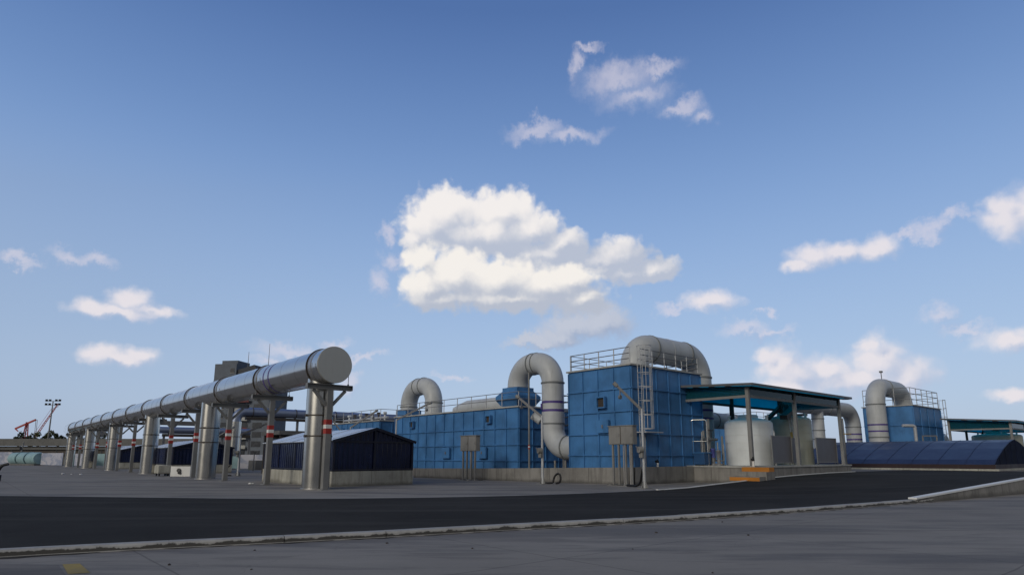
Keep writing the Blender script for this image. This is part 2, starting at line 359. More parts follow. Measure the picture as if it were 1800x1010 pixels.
# foliage
def leaf_mat(name, c1, c2):
    m, t, bs = new_mat(name); p = coords(t)
    oi = t.node('ShaderNodeObjectInfo')
    b_ = t.mix(t.ramp(t.noise(p, 1.1, 4, 0.7), 0.35, 0.65), c1 + (1,), c2 + (1,)); t.put(bs.inputs['Base Color'], b_); bs.inputs['Roughness'].default_value = 0.7
leaf_mat('leaf_dark', (0.022, 0.035, 0.022), (0.05, 0.07, 0.04))
leaf_mat('leaf_olive', (0.05, 0.06, 0.02), (0.10, 0.11, 0.04))

# ------------------------------------------------------------------ mesh helpers
class MB:
    def __init__(s): s.v = []; s.f = []; s.sm = []
    def add(s, vs, fs, smooth=False):
        o = len(s.v); s.v += [tuple(v) for v in vs]; s.f += [tuple(i + o for i in f) for f in fs]; s.sm += [smooth] * len(fs); return s
    def box(s, x0, x1, y0, y1, z0, z1):
        vs = [(x, y, z) for x in (x0, x1) for y in (y0, y1) for z in (z0, z1)]
        return s.add(vs, [(0, 1, 3, 2), (4, 6, 7, 5), (0, 4, 5, 1), (2, 3, 7, 6), (0, 2, 6, 4), (1, 5, 7, 3)])
    def beam(s, p, q, w, h=None, up=(0, 0, 1)):
        h = h or w; p, q = Vector(p), Vector(q); d = (q - p).normalized(); up = Vector(up)
        if abs(d.dot(up)) > 0.98: up = Vector((0, 1, 0)) if abs(d.y) < 0.9 else Vector((1, 0, 0))
        a = d.cross(up).normalized() * w / 2; b = a.cross(d).normalized() * h / 2
        vs = [e + i * a + j * b for e in (p, q) for i in (-1, 1) for j in (-1, 1)]
        return s.add(vs, [(0, 1, 3, 2), (4, 6, 7, 5), (0, 4, 5, 1), (2, 3, 7, 6), (0, 2, 6, 4), (1, 5, 7, 3)])
    def tube(s, pts, r, n=12, caps=True, smooth=True):
        pts = [Vector(p) for p in pts]; rs = r if isinstance(r, (list, tuple)) else [r] * len(pts)
        d0 = (pts[1] - pts[0]).normalized(); ref = Vector((0, 0, 1)) if abs(d0.z) < 0.9 else Vector((1, 0, 0))
        a = d0.cross(ref).normalized(); rings = []
        for i, p in enumerate(pts):
            d = (pts[min(i + 1, len(pts) - 1)] - pts[max(i - 1, 0)]).normalized()
            a = (a - d * a.dot(d)).normalized(); b = d.cross(a)
            rings.append([p + (a * math.cos(2 * math.pi * k / n) + b * math.sin(2 * math.pi * k / n)) * rs[i] for k in range(n)])
        vs = [v for rg in rings for v in rg]
        fs = [(i * n + k, i * n + (k + 1) % n, (i + 1) * n + (k + 1) % n, (i + 1) * n + k) for i in range(len(pts) - 1) for k in range(n)]
        s.add(vs, fs, smooth)
        if caps:
            s.add(rings[0], [tuple(range(n - 1, -1, -1))]); s.add(rings[-1], [tuple(range(n))])
        return s
    def ring(s, c, d, r, w=0.08, t=0.05, n=32):       # a flat flange ring round a pipe
        c, d = Vector(c), Vector(d).normalized()
        ref = Vector((0, 0, 1)) if abs(d.z) < 0.9 else Vector((1, 0, 0)); a = d.cross(ref).normalized(); b = d.cross(a); vs = []
        for o_, q in ((-w / 2, r), (-w / 2, r + t), (w / 2, r + t), (w / 2, r)):
            vs += [c + d * o_ + (a * math.cos(2 * math.pi * k / n) + b * math.sin(2 * math.pi * k / n)) * q for k in range(n)]
        return s.add(vs, [(i * n + k, i * n + (k + 1) % n, (i + 1) * n + (k + 1) % n, (i + 1) * n + k) for i in range(3) for k in range(n)])
    def poly(s, pts, off):                             # extrude a polygon by an offset vector
        n = len(pts); off = Vector(off); a = [Vector(p) for p in pts]; b = [p + off for p in a]
        s.add(a + b, [tuple(range(n - 1, -1, -1)), tuple(range(n, 2 * n))] + [(i, (i + 1) % n, n + (i + 1) % n, n + i) for i in range(n)])
        return s
    def build(s, name, mat, parent=None, origin=(0, 0, 0), bev=0.0):
        me = bpy.data.meshes.new(name); o = Vector(origin)
        me.from_pydata([Vector(v) - o for v in s.v], [], s.f); me.polygons.foreach_set('use_smooth', s.sm)
        bm = bmesh.new(); bm.from_mesh(me); bmesh.ops.recalc_face_normals(bm, faces=bm.faces)
        bm.to_mesh(me); bm.free(); me.update()
        me.materials.append(MATS[mat]); ob = bpy.data.objects.new(name, me); COL.objects.link(ob)
        if parent: ob.parent = parent
        else: ob.location = o
        if bev:
            md = ob.modifiers.new('bevel', 'BEVEL'); md.width = bev; md.segments = 2; md.limit_method = 'ANGLE'; md.angle_limit = R(40)
        return ob
def tag(o, label, cat, group=None):
    o['label'] = label; o['category'] = cat
    if group: o['group'] = group
    return o
class Thing:
    def __init__(s, name, loc, label, cat, group=None):
        s.e = bpy.data.objects.new(name, None); COL.objects.link(s.e); s.e.location = loc; s.o = Vector(loc)
        s.e.empty_display_size = 0.3; tag(s.e, label, cat, group)
    def part(s, name, mb, mat, parent=None, label=None, bev=0.0):
        ob = mb.build(name, mat, parent or s.e, s.o, bev)
        if label: ob['label'] = label
        return ob
def children(o): return [c for c in bpy.data.objects if c.parent == o]
def dup(root, loc, label, rz=0.0):
    r = root.copy(); COL.objects.link(r); r.location = loc; r.rotation_euler = (0, 0, rz); r['label'] = label
    def rec(src, dst):
        for ch in children(src):
            c = ch.copy(); COL.objects.link(c); c.parent = dst
            rec(ch, c)
    rec(root, r); return r
def arc(c, a, b, r, t0, t1, n=12):
    c, a, b = Vector(c), Vector(a), Vector(b)
    return [c + (a * math.cos(t0 + (t1 - t0) * k / n) + b * math.sin(t0 + (t1 - t0) * k / n)) * r for k in range(n + 1)]
def rounded(pts, rad, n=12):
    pts = [Vector(p) for p in pts]; out = [pts[0]]
    rads = rad if isinstance(rad, (list, tuple)) else [rad] * (len(pts) - 2)
    for i in range(1, len(pts) - 1):
        p, q, r_ = pts[i - 1], pts[i], pts[i + 1]; d1 = (p - q).normalized(); d2 = (r_ - q).normalized()
        R_ = rads[i - 1]; ang = d1.angle(d2); tl = R_ / math.tan(ang / 2)
        s_, e_ = q + d1 * tl, q + d2 * tl; c_ = q + (d1 + d2).normalized() * (R_ / math.sin(ang / 2))
        va, vb = s_ - c_, e_ - c_; th = va.angle(vb)
        for k in range(n + 1):
            out.append(c_ + (va * math.sin(th * (1 - k / n)) + vb * math.sin(th * k / n)) / math.sin(th))
    out.append(pts[-1]); return out
def struct(name, mb, mat):
    o = mb.build(name, mat); o['kind'] = 'structure'; return o

# ------------------------------------------------------------------ ground, road, ramp
g = MB(); g.add([(-900, -700, 0), (1500, -700, 0), (1500, 2200, 0), (-900, 2200, 0)], [(0, 1, 2, 3)])
struct('ground', g, 'yard_concrete')
def catmull(pts, n=8):
    out = []
    for i in range(len(pts) - 1):
        p0, p1, p2, p3 = (Vector(pts[max(0, min(len(pts) - 1, j))]) for j in (i - 1, i, i + 1, i + 2))
        for k in range(n):
            t_ = k / n; out.append(0.5 * ((2 * p1) + (p2 - p0) * t_ + (2 * p0 - 5 * p1 + 4 * p2 - p3) * t_ ** 2 + (3 * p1 - p0 - 3 * p2 + p3) * t_ ** 3))
    out.append(Vector(pts[-1])); return out
NEAR = [(-40, 23.5), (-20, 18.6), (-8, 15.6), (0.75, 13.75), (6.0, 12.15), (9.9, 11.15), (13.5, 10.2), (18.5, 9.25), (22.5, 8.65), (26.9, 8.05)]
FAR = [(-40, 78), (-20, 57), (-7, 43), (1.5, 34.3), (8.9, 25.6), (13.2, 22.4), (17.6, 20.45), (21.5, 19.6), (24.5, 19.3), (26.6, 19.2)]
nc, fc = catmull(NEAR), catmull(FAR)
rd = MB(); nrow = len(nc); vs = []
for k in range(nrow):
    for j in range(5):
        f_ = j / 4; q = Vector(nc[k]).lerp(Vector(fc[k]), f_); vs.append((q.x, q.y, 0.006 + 0.075 * (1 - f_) ** 2))
rd.add(vs, [(k * 5 + j, k * 5 + j + 1, (k + 1) * 5 + j + 1, (k + 1) * 5 + j) for k in range(nrow - 1) for j in range(4)], True)
PROF = [(26.6, 0.006), (28.5, 0.03), (30.6, 0.11), (33.5, 0.21), (36.4, 0.33), (40.4, 0.43), (45, 0.5), (50, 0.52)]
def rz_(x):
    for (a, za), (b, zb) in zip(PROF, PROF[1:]):
        if x <= b: return za + (zb - za) * (x - a) / (b - a)
    return 0.52
def ny_(x): return 8.05 - (x - 26.9) * 0.115          # right-hand edge of the ramp
rows = [(26.6 + 0.1 * 0, )] ; vs = []
xs = [26.6, 27.5, 28.5, 29.6, 30.6, 32, 33.5, 35, 36.4, 38.4, 40.4, 43, 45, 48, 50]
for i, x in enumerate(xs):
    zn = max(rz_(x), 0.081 + (x - 26.6) * 0.03)
    zn = min(0.52, zn)
    for j in range(5):
        f_ = j / 4; y = ny_(x) + (19.2 - ny_(x)) * f_; z = zn + (rz_(x) - zn) * min(1, f_ * 1.5)
        vs.append((x, y, z))
rd.add(vs, [(k * 5 + j, k * 5 + j + 1, (k + 1) * 5 + j + 1, (k + 1) * 5 + j) for k in range(len(xs) - 1) for j in range(4)], True)
rd.box(50, 60.4, -60, 19.2, 0.3, 0.52)
struct('road', rd, 'asphalt')
up = MB(); up.box(60.4, 420, -200, 19.2, 0, 0.515); up.box(50.4, 420, 19.2, 62, 0, 0.515)
struct('upper_yard', up, 'yard_concrete_far')
# far edging of the road (flush pale strip) and the painted edge line of the ramp
ed = MB()
for a, b in zip(fc, fc[1:]):
    d = (b - a).normalized(); n_ = Vector((-d.y, d.x)) * 0.10
    ed.add([(a.x, a.y, 0.012), (b.x, b.y, 0.012), (b.x + n_.x, b.y + n_.y, 0.012), (a.x + n_.x, a.y + n_.y, 0.012)], [(0, 1, 2, 3)])
struct('road_edging', ed, 'kerb_concrete')
ln = MB()
xs2 = [25.9, 26.6] + xs[1:-1] + [49.5]
for a, b in zip(xs2, xs2[1:]):
    za, zb = rz_(max(a, 26.6)), rz_(b)
    ln.add([(a, 19.14, za - .02), (b, 19.14, zb - .02), (b, 19.30, zb - .02), (a, 19.30, za - .02), (a, 19.14, za + .035), (b, 19.14, zb + .035), (b, 19.30, zb + .035), (a, 19.30, za + .035)],
           [(0, 3, 2, 1), (4, 5, 6, 7), (0, 1, 5, 4), (1, 2, 6, 5), (2, 3, 7, 6), (3, 0, 4, 7)])
o = struct('ramp_edge_line', ln, 'white_paint')
# filled bank under the ramp on its far side
bk = MB()
for a, b in zip(xs, xs[1:]):
    bk.add([(a, 19.3, -.1), (b, 19.3, -.1), (b, 19.3, rz_(b) + .01), (a, 19.3, rz_(a) + .01), (a, 19.2, -.1), (b, 19.2, -.1), (b, 19.2, rz_(b) - .01), (a, 19.2, rz_(a) - .01)],
           [(0, 1, 2, 3), (3, 2, 6, 7)])
struct('ramp_bank', bk, 'wall_grey')
# near kerb: short stones laid end to end, a little uneven
random.seed(3)
kb = MB(); ksub = catmull(NEAR, 60); acc_ = 0; last = ksub[0]; stones = []
for q in ksub[1:]:
    if (q - last).length >= 1.9: stones.append((last, q)); last = q
stones.append((last, ksub[-1]))
for a, b in stones:
    d = (b - a).normalized(); n_ = Vector((d.y, -d.x)); j = random.uniform(-.005, .005); h = 0.115 + random.uniform(-.004, .004)
    a2, b2 = a + d * 0.004, b - d * 0.004
    o0 = n_ * (-0.02 + j); o1 = n_ * (0.24 + j); bv = n_ * 0.03
    A = [(a2 + o0, -.02), (a2 + o0, h), (a2 + o1 - bv, h), (a2 + o1, h - .03), (a2 + o1 + bv * .5, -.02)]
    B = [(b2 + o0, -.02), (b2 + o0, h), (b2 + o1 - bv, h), (b2 + o1, h - .03), (b2 + o1 + bv * .5, -.02)]
    vs = [(q.x, q.y, z) for q, z in A] + [(q.x, q.y, z) for q, z in B]
    kb.add(vs, [(0, 1, 2, 3, 4), (9, 8, 7, 6, 5), (0, 5, 6, 1), (1, 6, 7, 2), (2, 7, 8, 3), (3, 8, 9, 4), (0, 4, 9, 5)])
struct('kerb', kb, 'kerb_concrete')
gt = MB(); random.seed(9); prev = None           # damp dirt gathered along the foot of the kerb, ragged outer edge
for i in range(len(ksub) - 1):
    a, b = ksub[i], ksub[i + 1]; d = (b - a).normalized(); n_ = Vector((d.y, -d.x)); wdt = .30 + .05 * math.sin(i * .31) + .05 * math.sin(i * .83 + 1) + random.uniform(-.02, .03) + (.5 * max(0, 1 - (a - Vector((-1, 14))).length / 3))
    cur = ((a.x + n_.x * .20, a.y + n_.y * .20, .005), (a.x + n_.x * wdt, a.y + n_.y * wdt, .005))
    if prev: gt.add([prev[0], cur[0], cur[1], prev[1]], [(0, 1, 2, 3)])
    prev = cur
struct('gutter_dirt', gt, 'gutter_dirt')
# worn strip of darker paving and faded yellow paint, lower left
ym = MB(); 
ym.add([(1.39, 12.02, .006), (1.60, 11.93, .006), (1.60, 10.9, .006), (1.35, 10.98, .006)], [(0, 1, 2, 3)])
struct('painted_marking', ym, 'yellow_paint')
dm = MB(); dm.add([(-6, 14.4, .004), (0.4, 13.05, .004), (1.34, 12.0, .004), (1.3, 10.2, .004), (-6, 11.2, .004)], [(0, 1, 2, 3, 4)])
struct('patched_paving', dm, 'yard_concrete_far')
# ramp side wall with white-painted coping
t_ = Thing('ramp_wall', (27, 8, 0), 'low weathered concrete wall with white painted coping along the right edge of the ramp', 'wall')
w_ = MB(); cp = MB(); xs3 = [25.6, 27, 29, 31, 33.5, 36.3, 40, 46, 52, 60]
wz = lambda x: 0.13 + (x - 25.6) * 0.046 if x < 36.3 else min(0.95, 0.622 + (x - 36.3) * 0.03)
for a, b in zip(xs3, xs3[1:]):
    ya, yb = ny_(a), ny_(b); za, zb = wz(a), wz(b)
    if a >= 26.9 or True:
        w_.add([(a, ya - .22, -.05), (b, yb - .22, -.05), (b, yb - .22, zb), (a, ya - .22, za), (a, ya, -.05), (b, yb, -.05), (b, yb, zb), (a, ya, za)], [(0, 1, 2, 3), (3, 2, 6, 7), (7, 6, 5, 4), (0, 3, 7, 4), (1, 5, 6, 2)])
        cp.add([(a, ya - .25, za + .003), (b, yb - .25, zb + .003), (b, yb - .25, zb + .058), (a, ya - .25, za + .058), (a, ya + .03, za + .003), (b, yb + .03, zb + .003), (b, yb + .03, zb + .058), (a, ya + .03, za + .058)], [(0, 1, 2, 3), (3, 2, 6, 7), (7, 6, 5, 4), (0, 3, 7, 4), (1, 5, 6, 2), (0, 4, 5, 1)])
t_.part('wall_body', w_, 'wall_grey'); t_.part('coping', cp, 'white_paint')

# ------------------------------------------------------------------ boundary walls of the plant
t_ = Thing('plinth_wall', (28, 30, 0), 'long low weathered concrete wall running in front of the blue tanks', 'wall')
w_ = MB()
PW = [(27.4, 43.6, .70), (28.1, 35.0, .80), (28.9, 29.0, .90), (29.6, 23.75, .99)]
for (x0, y0, z0), (x1, y1, z1) in zip(PW, PW[1:]):
    w_.add([(x0, y0, -.05), (x1, y1, -.05), (x1, y1, z1), (x0, y0, z0), (x0 + .35, y0, -.05), (x1 + .35, y1, -.05), (x1 + .35, y1, z1), (x0 + .35, y0, z0)], [(0, 1, 2, 3), (3, 2, 6, 7), (7, 6, 5, 4), (0, 3, 7, 4), (1, 5, 6, 2)])
w_.add([(29.6, 23.75, -.05), (36.1, 23.75, -.05), (36.1, 23.75, 1.0), (29.6, 23.75, .99), (29.6, 24.08, -.05), (36.1, 24.08, -.05), (36.1, 24.08, 1.0), (29.6, 24.08, .99)], [(0, 1, 2, 3), (3, 2, 6, 7), (7, 6, 5, 4), (0, 3, 7, 4), (1, 5, 6, 2)])
t_.part('wall_body', w_, 'wall_grey')
gv = MB(); gv.box(29.98, 50.4, 24.1, 66, 0, .62); struct('tank_terrace', gv, 'yard_concrete_far')

# ------------------------------------------------------------------ blue panel tanks
def rail_run(t, par, pts, z, h=1.05, nm='rail', step=1.5, rails=(1.05, .68, .34), r=.022, posts='rail_white', mat='rail_dark'):
    rm = MB()
    for a, b in zip(pts, pts[1:]):
        for hh in rails: rm.tube([(a[0], a[1], z + hh), (b[0], b[1], z + hh)], r, 6)
    rp = t.part('railing', rm, mat, par)
    for a, b in zip(pts, pts[1:]):
        L = math.hypot(b[0] - a[0], b[1] - a[1]); n = max(1, round(L / step))
        for k in range(n + 1):
            if k == n and (b != pts[-1]): continue
            x, y = a[0] + (b[0] - a[0]) * k / n, a[1] + (b[1] - a[1]) * k / n
            pm = MB().tube([(x, y, z), (x, y, z + h)], r * 1.15, 6); t.part('railing_post', pm, posts, rp)
    return rp
def panel_tank(name, label, x0, x1, y0, y1, zt, levels, sp=1.29, zb=.6, ribs_y=None):
    t = Thing(name, (x0, y0, zb), label, 'tank', 'blue panelled tanks')
    b = MB().box(x0, x1, y0, y1, zb, zt); body = t.part('wall_panels', b, 'blue_paint')
    rb = MB(); d = .09; w = .045
    def hor(z, hh=.06):
        rb.box(x0 - d, x1 + d, y0 - d, y0, z - hh / 2, z + hh / 2); rb.box(x0 - d, x1 + d, y1, y1 + d, z - hh / 2, z + hh / 2)
        rb.box(x0 - d, x0, y0, y1, z - hh / 2, z + hh / 2); rb.box(x1, x1 + d, y0, y1, z - hh / 2, z + hh / 2)
    for z in levels: hor(z)
    zs = [zb] + list(levels) + [zt - .06]
    n = round((y1 - y0) / sp); m_ = round((x1 - x0) / sp)
    for za, zc in zip(zs, zs[1:]):
        for k in range(n + 1):
            y = y0 + (y1 - y0) * k / n; y = min(max(y, y0 + w / 2 + .001), y1 - w / 2 - .001)
            rb.box(x0 - d + .012, x0, y - w / 2, y + w / 2, za + .031, zc - .031)
        for k in range(m_ + 1):
            x = x0 + (x1 - x0) * k / m_; x = min(max(x, x0 + w / 2 + .001), x1 - w / 2 - .001)
            rb.box(x - w / 2, x + w / 2, y0 - d + .012, y0, za + .031, zc - .031)
    t.part('stiffening_ribs', rb, 'blue_paint', body)
    rf = MB(); rf.box(x0 - .12, x1 + .12, y0 - .12, y1 + .12, zt, zt + .10); t.part('roof', rf, 'slab_edge')
    return t
def hood(t, x, y, z, s=.62, open_=True):
    h = MB(); d = .30; k = s / 2
    if open_:
        for a in ((-k, k, k - .07, k), (-k, k, -k, -k + .07)): h.box(x - d, x - .09, y + a[0], y + a[1], z + a[2], z + a[3])
        for a in ((-k, -k + .07), (k - .07, k)): h.box(x - d, x - .09, y + a[0], y + a[1], z - k + .07, z + k - .07)
        hp = t.part('vent_hood', h, 'blue_paint')
        gm = MB().box(x - .14, x - .10, y - k + .07, y + k - .07, z - k + .07, z + k - .07)
        for i in range(5): gm.beam((x - .16, y - k + .08, z - k + .12 + i * (s - .2) / 4), (x - .16, y + k - .08, z - k + .12 + i * (s - .2) / 4), .02, .05)
        t.part('grille', gm, 'brown_dark', hp)
    else:
        h.box(x - .26, x - .092, y - k, y + k, z - k * .85, z + k * .85)
        hp = t.part('access_hatch', h, 'blue_paint'); t.part('handle', MB().box(x - .30, x - .262, y - .05, y + .05, z - .1, z + .1), 'rail_dark', hp)
def ladder(t, x, y, z0, z1, n, cage_from=2.6, out=(0, -1)):
    ox, oy = out; lx, ly = -oy, ox
    lad = MB()
    for s_ in (-.24, .24): lad.tube([(x + lx * s_, y + ly * s_, z0), (x + lx * s_, y + ly * s_, z1 + 1.15)], .026, 6)
    k = z0 + .3
    while k < z1 + .1: lad.tube([(x - lx * .24, y - ly * .24, k), (x + lx * .24, y + ly * .24, k)], .014, 5); k += .32
    lp = t.part('ladder', lad, 'rail_white')
    cg = MB(); R_ = .42; zz = z0 + cage_from
    cx_, cy_ = x + ox * .36, y + oy * .36
    def pt(a): return (cx_ + (ox * math.cos(a) + lx * math.sin(a)) * R_, cy_ + (oy * math.cos(a) + ly * math.sin(a)) * R_)
    hoops = 0
    H_ = [zz + i * (z1 + 1.1 - zz) / n for i in range(n + 1)]
    for z in H_:
        path = [(x + lx * .26, y + ly * .26, z)] + [(*pt(a), z) for a in [1.9 - i * 3.8 / 12 for i in range(13)]] + [(x - lx * .26, y - ly * .26, z)]
        cg.tube(path, .024, 5)
    for a in (1.5, .8, 0, -.8, -1.5): cg.tube([(*pt(a), H_[0]), (*pt(a), H_[-1])], .019, 5)
    t.part('safety_cage', cg, 'rail_white', lp)

big = panel_tank('panel_tank', 'tall blue panelled tank with a caged ladder on its corner, left of the open shelter', 30.5, 38.05, 24.25, 29.5, 7.12, (1.67, 2.97, 4.34, 5.73))
rail_run(big, None, [(30.6, 29.4), (30.6, 24.35)], 7.22, step=1.28, r=.03)
rail_run(big, None, [(31.6, 24.35), (37.95, 24.35), (37.95, 29.4)], 7.22, step=1.28, r=.03)
rail_run(big, None, [(37.9, 29.4), (30.7, 29.4)], 7.22, step=1.8)
ladder(big, 31.15, 24.02, .95, 7.2, 6, 2.3)
mp = MB(); mp.box(30.75, 32.4, 23.4, 24.13, 3.02, 3.08); big.part('ladder_platform', mp, 'rail_white')
hood(big, 30.5, 26.5, 4.95, .72); hood(big, 30.5, 26.4, 3.45, .95, False)
A = panel_tank('panel_tank', 'long low blue panelled tank with roof railing, between navy shed and tall blue tank', 30.5, 38.5, 34.6, 52.0, 5.16, (1.3, 2.45, 3.66))
rail_run(A, None, [(30.6, 51.9), (30.6, 34.7), (37.5, 34.7)], 5.26, step=1.9, rails=(1.05, .55), r=.028)
hood(A, 30.5, 37.9, 4.4); hood(A, 30.5, 48.8, 4.4); hood(A, 30.5, 38.6, 1.9, 1.0, False); hood(A, 30.5, 43.4, 1.9, 1.0, False); hood(A, 30.5, 49.4, 1.9, 1.0, False)
B = panel_tank('panel_tank', 'blue panelled tank mostly hidden behind the navy shed, farthest left of the blue tanks', 30.5, 38.5, 54.9, 71.0, 5.0, (1.3, 2.45, 3.6))
rail_run(B, None, [(30.6, 70.9), (30.6, 55.0), (37.5, 55.0)], 5.1, step=1.9, rails=(1.05, .55), r=.028)
hood(B, 30.5, 62.5, 4.2)
Cb = panel_tank('panel_tank', 'blue panelled tank rising behind the navy vaulted cover at the right', 78.85, 88.4, 23.9, 29.0, 7.14, (2.9, 5.0), sp=2.2, zb=.5)
rail_run(Cb, None, [(78.95, 28.9), (78.95, 24.0), (88.3, 24.0), (88.3, 28.9)], 7.24, step=1.7, h=1.9, rails=(1.9, 1.25, .62), r=.035)
ladder(Cb, 88.9, 23.9, 1.0, 7.2, 5, 2.3, out=(1, 0))
Db = panel_tank('panel_tank', 'small blue panelled tank seen through the back of the open shelter', 66, 74, 35.2, 41.5, 5.3, (2.2, 3.7), sp=1.6, zb=.5)
rail_run(Db, None, [(66.1, 41.4), (66.1, 35.3), (73.9, 35.3)], 5.4, step=1.7, rails=(1.05, .55), r=.03)

# ------------------------------------------------------------------ ducts
def duct(name, label, path, r, rings=(), bands=(), mat='duct_grey', group=None, seams=True, n=36, cat='duct'):
    t = Thing(name, path[0], label, cat, group)
    sh = t.part('duct_shell', MB().tube(path, r, n), mat)
    for (c, d, w, th) in rings: t.part('flange', MB().ring(c, d, r - .005, w, th), 'duct_ring' if th > .03 else mat, sh)
    for (c, d, w) in bands: t.part('colour_band', MB().ring(c, d, r - .003, w, .012), 'purple_paint', sh)
    return t
UDIR, XD, YD = (0, 0, 1), (1, 0, 0), (0, 1, 0)
# duct from the low tank's roof over the gap and into the tall tank
p1 = rounded([(31.9, 36.25, 6.0), (31.9, 36.25, 8.42), (31.9, 32.45, 8.42), (31.9, 32.45, 2.2), (31.9, 29.6, 2.2)], [1.6, 1.6, 1.35])
D1 = duct('bent_duct', 'grey duct arching from the low blue tank into the tall blue tank, two purple bands', p1, .80,
     rings=[((31.9, 36.25, 6.75), UDIR, .08, .05), ((31.9, 34.5, 8.42), YD, .10, .05), ((31.9, 34.05, 8.42), YD, .08, .04), ((31.9, 32.45, 6.82), UDIR, .10, .07), ((31.9, 32.45, 3.9), UDIR, .08, .05), ((31.9, 31.05, 2.2), YD, .10, .06), ((31.9, 32.45, 4.3), UDIR, .7, .028)],
     bands=[((31.9, 32.45, 5.42), UDIR, .17), ((31.9, 32.45, 4.83), UDIR, .17)], group='grey bent ducts')
D1.part('colour_band', MB().box(31.06, 31.11, 32.72, 32.86, 4.92, 5.33), 'purple_paint')
D1.part('branch_stub', MB().tube([(31.2, 33.0, 4.1), (30.9, 33.5, 4.5)], .30, 16), 'duct_grey')
def transition(t, x, y, z0, r, hw, zmid, ztop, wide):
    m = MB()
    def sq(h, z): return [(x - h, y - h, z), (x + h, y - h, z), (x + h, y + h, z), (x - h, y + h, z)]
    ls = [sq(hw, z0), sq(wide, zmid - .14), sq(wide, zmid + .14), sq(r * 1.06, ztop), sq(r * 1.06, ztop + .25)]
    vs = [v for l in ls for v in l]
    m.add(vs, [(i * 4 + k, i * 4 + (k + 1) % 4, (i + 1) * 4 + (k + 1) % 4, (i + 1) * 4 + k) for i in range(4) for k in range(4)] + [(0, 1, 2, 3), (16, 17, 18, 19)])
    t.part('transition_box', m, 'blue_paint')
transition(D1, 31.9, 36.25, 5.27, .8, .85, 5.95, 6.5, 1.22)
p2 = rounded([(35.6, 58.0, 5.6), (35.6, 58.0, 8.75), (35.6, 53.3, 8.75), (35.6, 53.3, 2.4), (35.6, 51.9, 2.4)], [1.85, 1.85, .9])
D2 = duct('bent_duct', 'grey duct looping up above the low blue tank right of the navy shed', p2, .88,
     rings=[((35.6, 56.15, 8.75), YD, .10, .05), ((35.6, 55.1, 8.75), YD, .10, .05), ((35.6, 53.3, 6.9), UDIR, .10, .06), ((35.6, 58.0, 6.75), UDIR, .1, .06)], group='grey bent ducts')
D2.part('transition_box', MB().box(34.65, 36.55, 57.05, 58.95, 5.1, 6.4), 'blue_paint')
# duct on top of the tall tank
p3 = rounded([(33.9, 26.6, 7.2), (33.9, 26.6, 8.95), (41.5, 26.6, 8.95), (41.5, 26.6, 1.3)], [1.5, 1.75])
D3 = duct('bent_duct', 'fat grey duct lying across the roof of the tall blue tank behind the ladder cage', p3, .95,
     rings=[((33.9, 26.6, 7.5), UDIR, .12, .07), ((35.6, 26.6, 8.95), XD, .10, .05), ((37.4, 26.6, 8.95), XD, .05, .025), ((39.6, 26.6, 8.95), XD, .10, .05), ((41.5, 26.6, 7.4), UDIR, .12, .06)],
     bands=[((41.5, 26.6, 4.95), UDIR, .16), ((41.5, 26.6, 4.35), UDIR, .16)], group='grey bent ducts')
D3.part('colour_band', MB().box(41.5 - .98, 41.5 - .90, 26.1, 26.25, 4.45, 4.87), 'purple_paint')
# horizontal duct behind the shelter, with a small drop leg
p4 = rounded([(42.2, 27.2, .7), (42.2, 27.2, 4.35), (49.5, 27.2, 4.35)], [.9])
D4 = duct('bent_duct', 'grey duct lying level behind the cream tank, under the left part of the shelter roof', p4, .62,
     rings=[((42.2, 27.2, 3.2), UDIR, .1, .05), ((44.2, 27.2, 4.35), XD, .08, .04), ((47.0, 27.2, 4.35), XD, .08, .04)], group='grey bent ducts')
# duct right of the shelter, header with two drops
p5 = rounded([(61.5, 29.5, 6.75), (76.9, 29.5, 6.75), (76.9, 29.5, .5)], [1.7])
D5 = duct('bent_duct', 'grey duct bending down just right of the shelter, with purple bands near its foot', p5, .80,
     rings=[((69.8, 29.5, 6.75), XD, .1, .05), ((65.5, 29.5, 6.75), XD, .1, .05), ((76.9, 29.5, 4.9), UDIR, .1, .05), ((76.9, 29.5, 2.2), UDIR, .1, .05)],
     bands=[((76.9, 29.5, 4.1), UDIR, .17), ((76.9, 29.5, 3.5), UDIR, .17)], group='grey bent ducts')
dl = MB().tube([(67.9, 29.5, 6.6), (67.9, 29.5, .5)], .60, 28); q_ = D5.part('drop_leg', dl, 'duct_grey')
for z in (5.5, 4.3, 3.4): D5.part('flange', MB().ring((67.9, 29.5, z), UDIR, .597, .09, .05), 'duct_ring', q_)
# duct beside the far right tank
p6 = rounded([(76.7, 26.85, .5), (76.7, 26.85, 9.35), (85.6, 26.85, 9.35), (85.6, 26.85, 7.2)], [2.1, 2.1])
D6 = duct('bent_duct', 'grey arched duct against the blue tank behind the navy vaulted cover', p6, .98,
     rings=[((79.6, 26.85, 9.35), XD, .10, .05), ((76.7, 26.85, 7.3), UDIR, .12, .06), ((76.7, 26.85, 3.7), UDIR, .12, .06)],
     bands=[((76.7, 26.85, 5.05), UDIR, .17), ((76.7, 26.85, 4.35), UDIR, .17)], group='grey bent ducts')
D6.part('vent_cock', MB().tube([(79.4, 26.85, 10.3), (79.4, 26.85, 11.1)], .05, 8).box(79.25, 79.55, 26.7, 27.0, 11.1, 11.3), 'rail_dark')
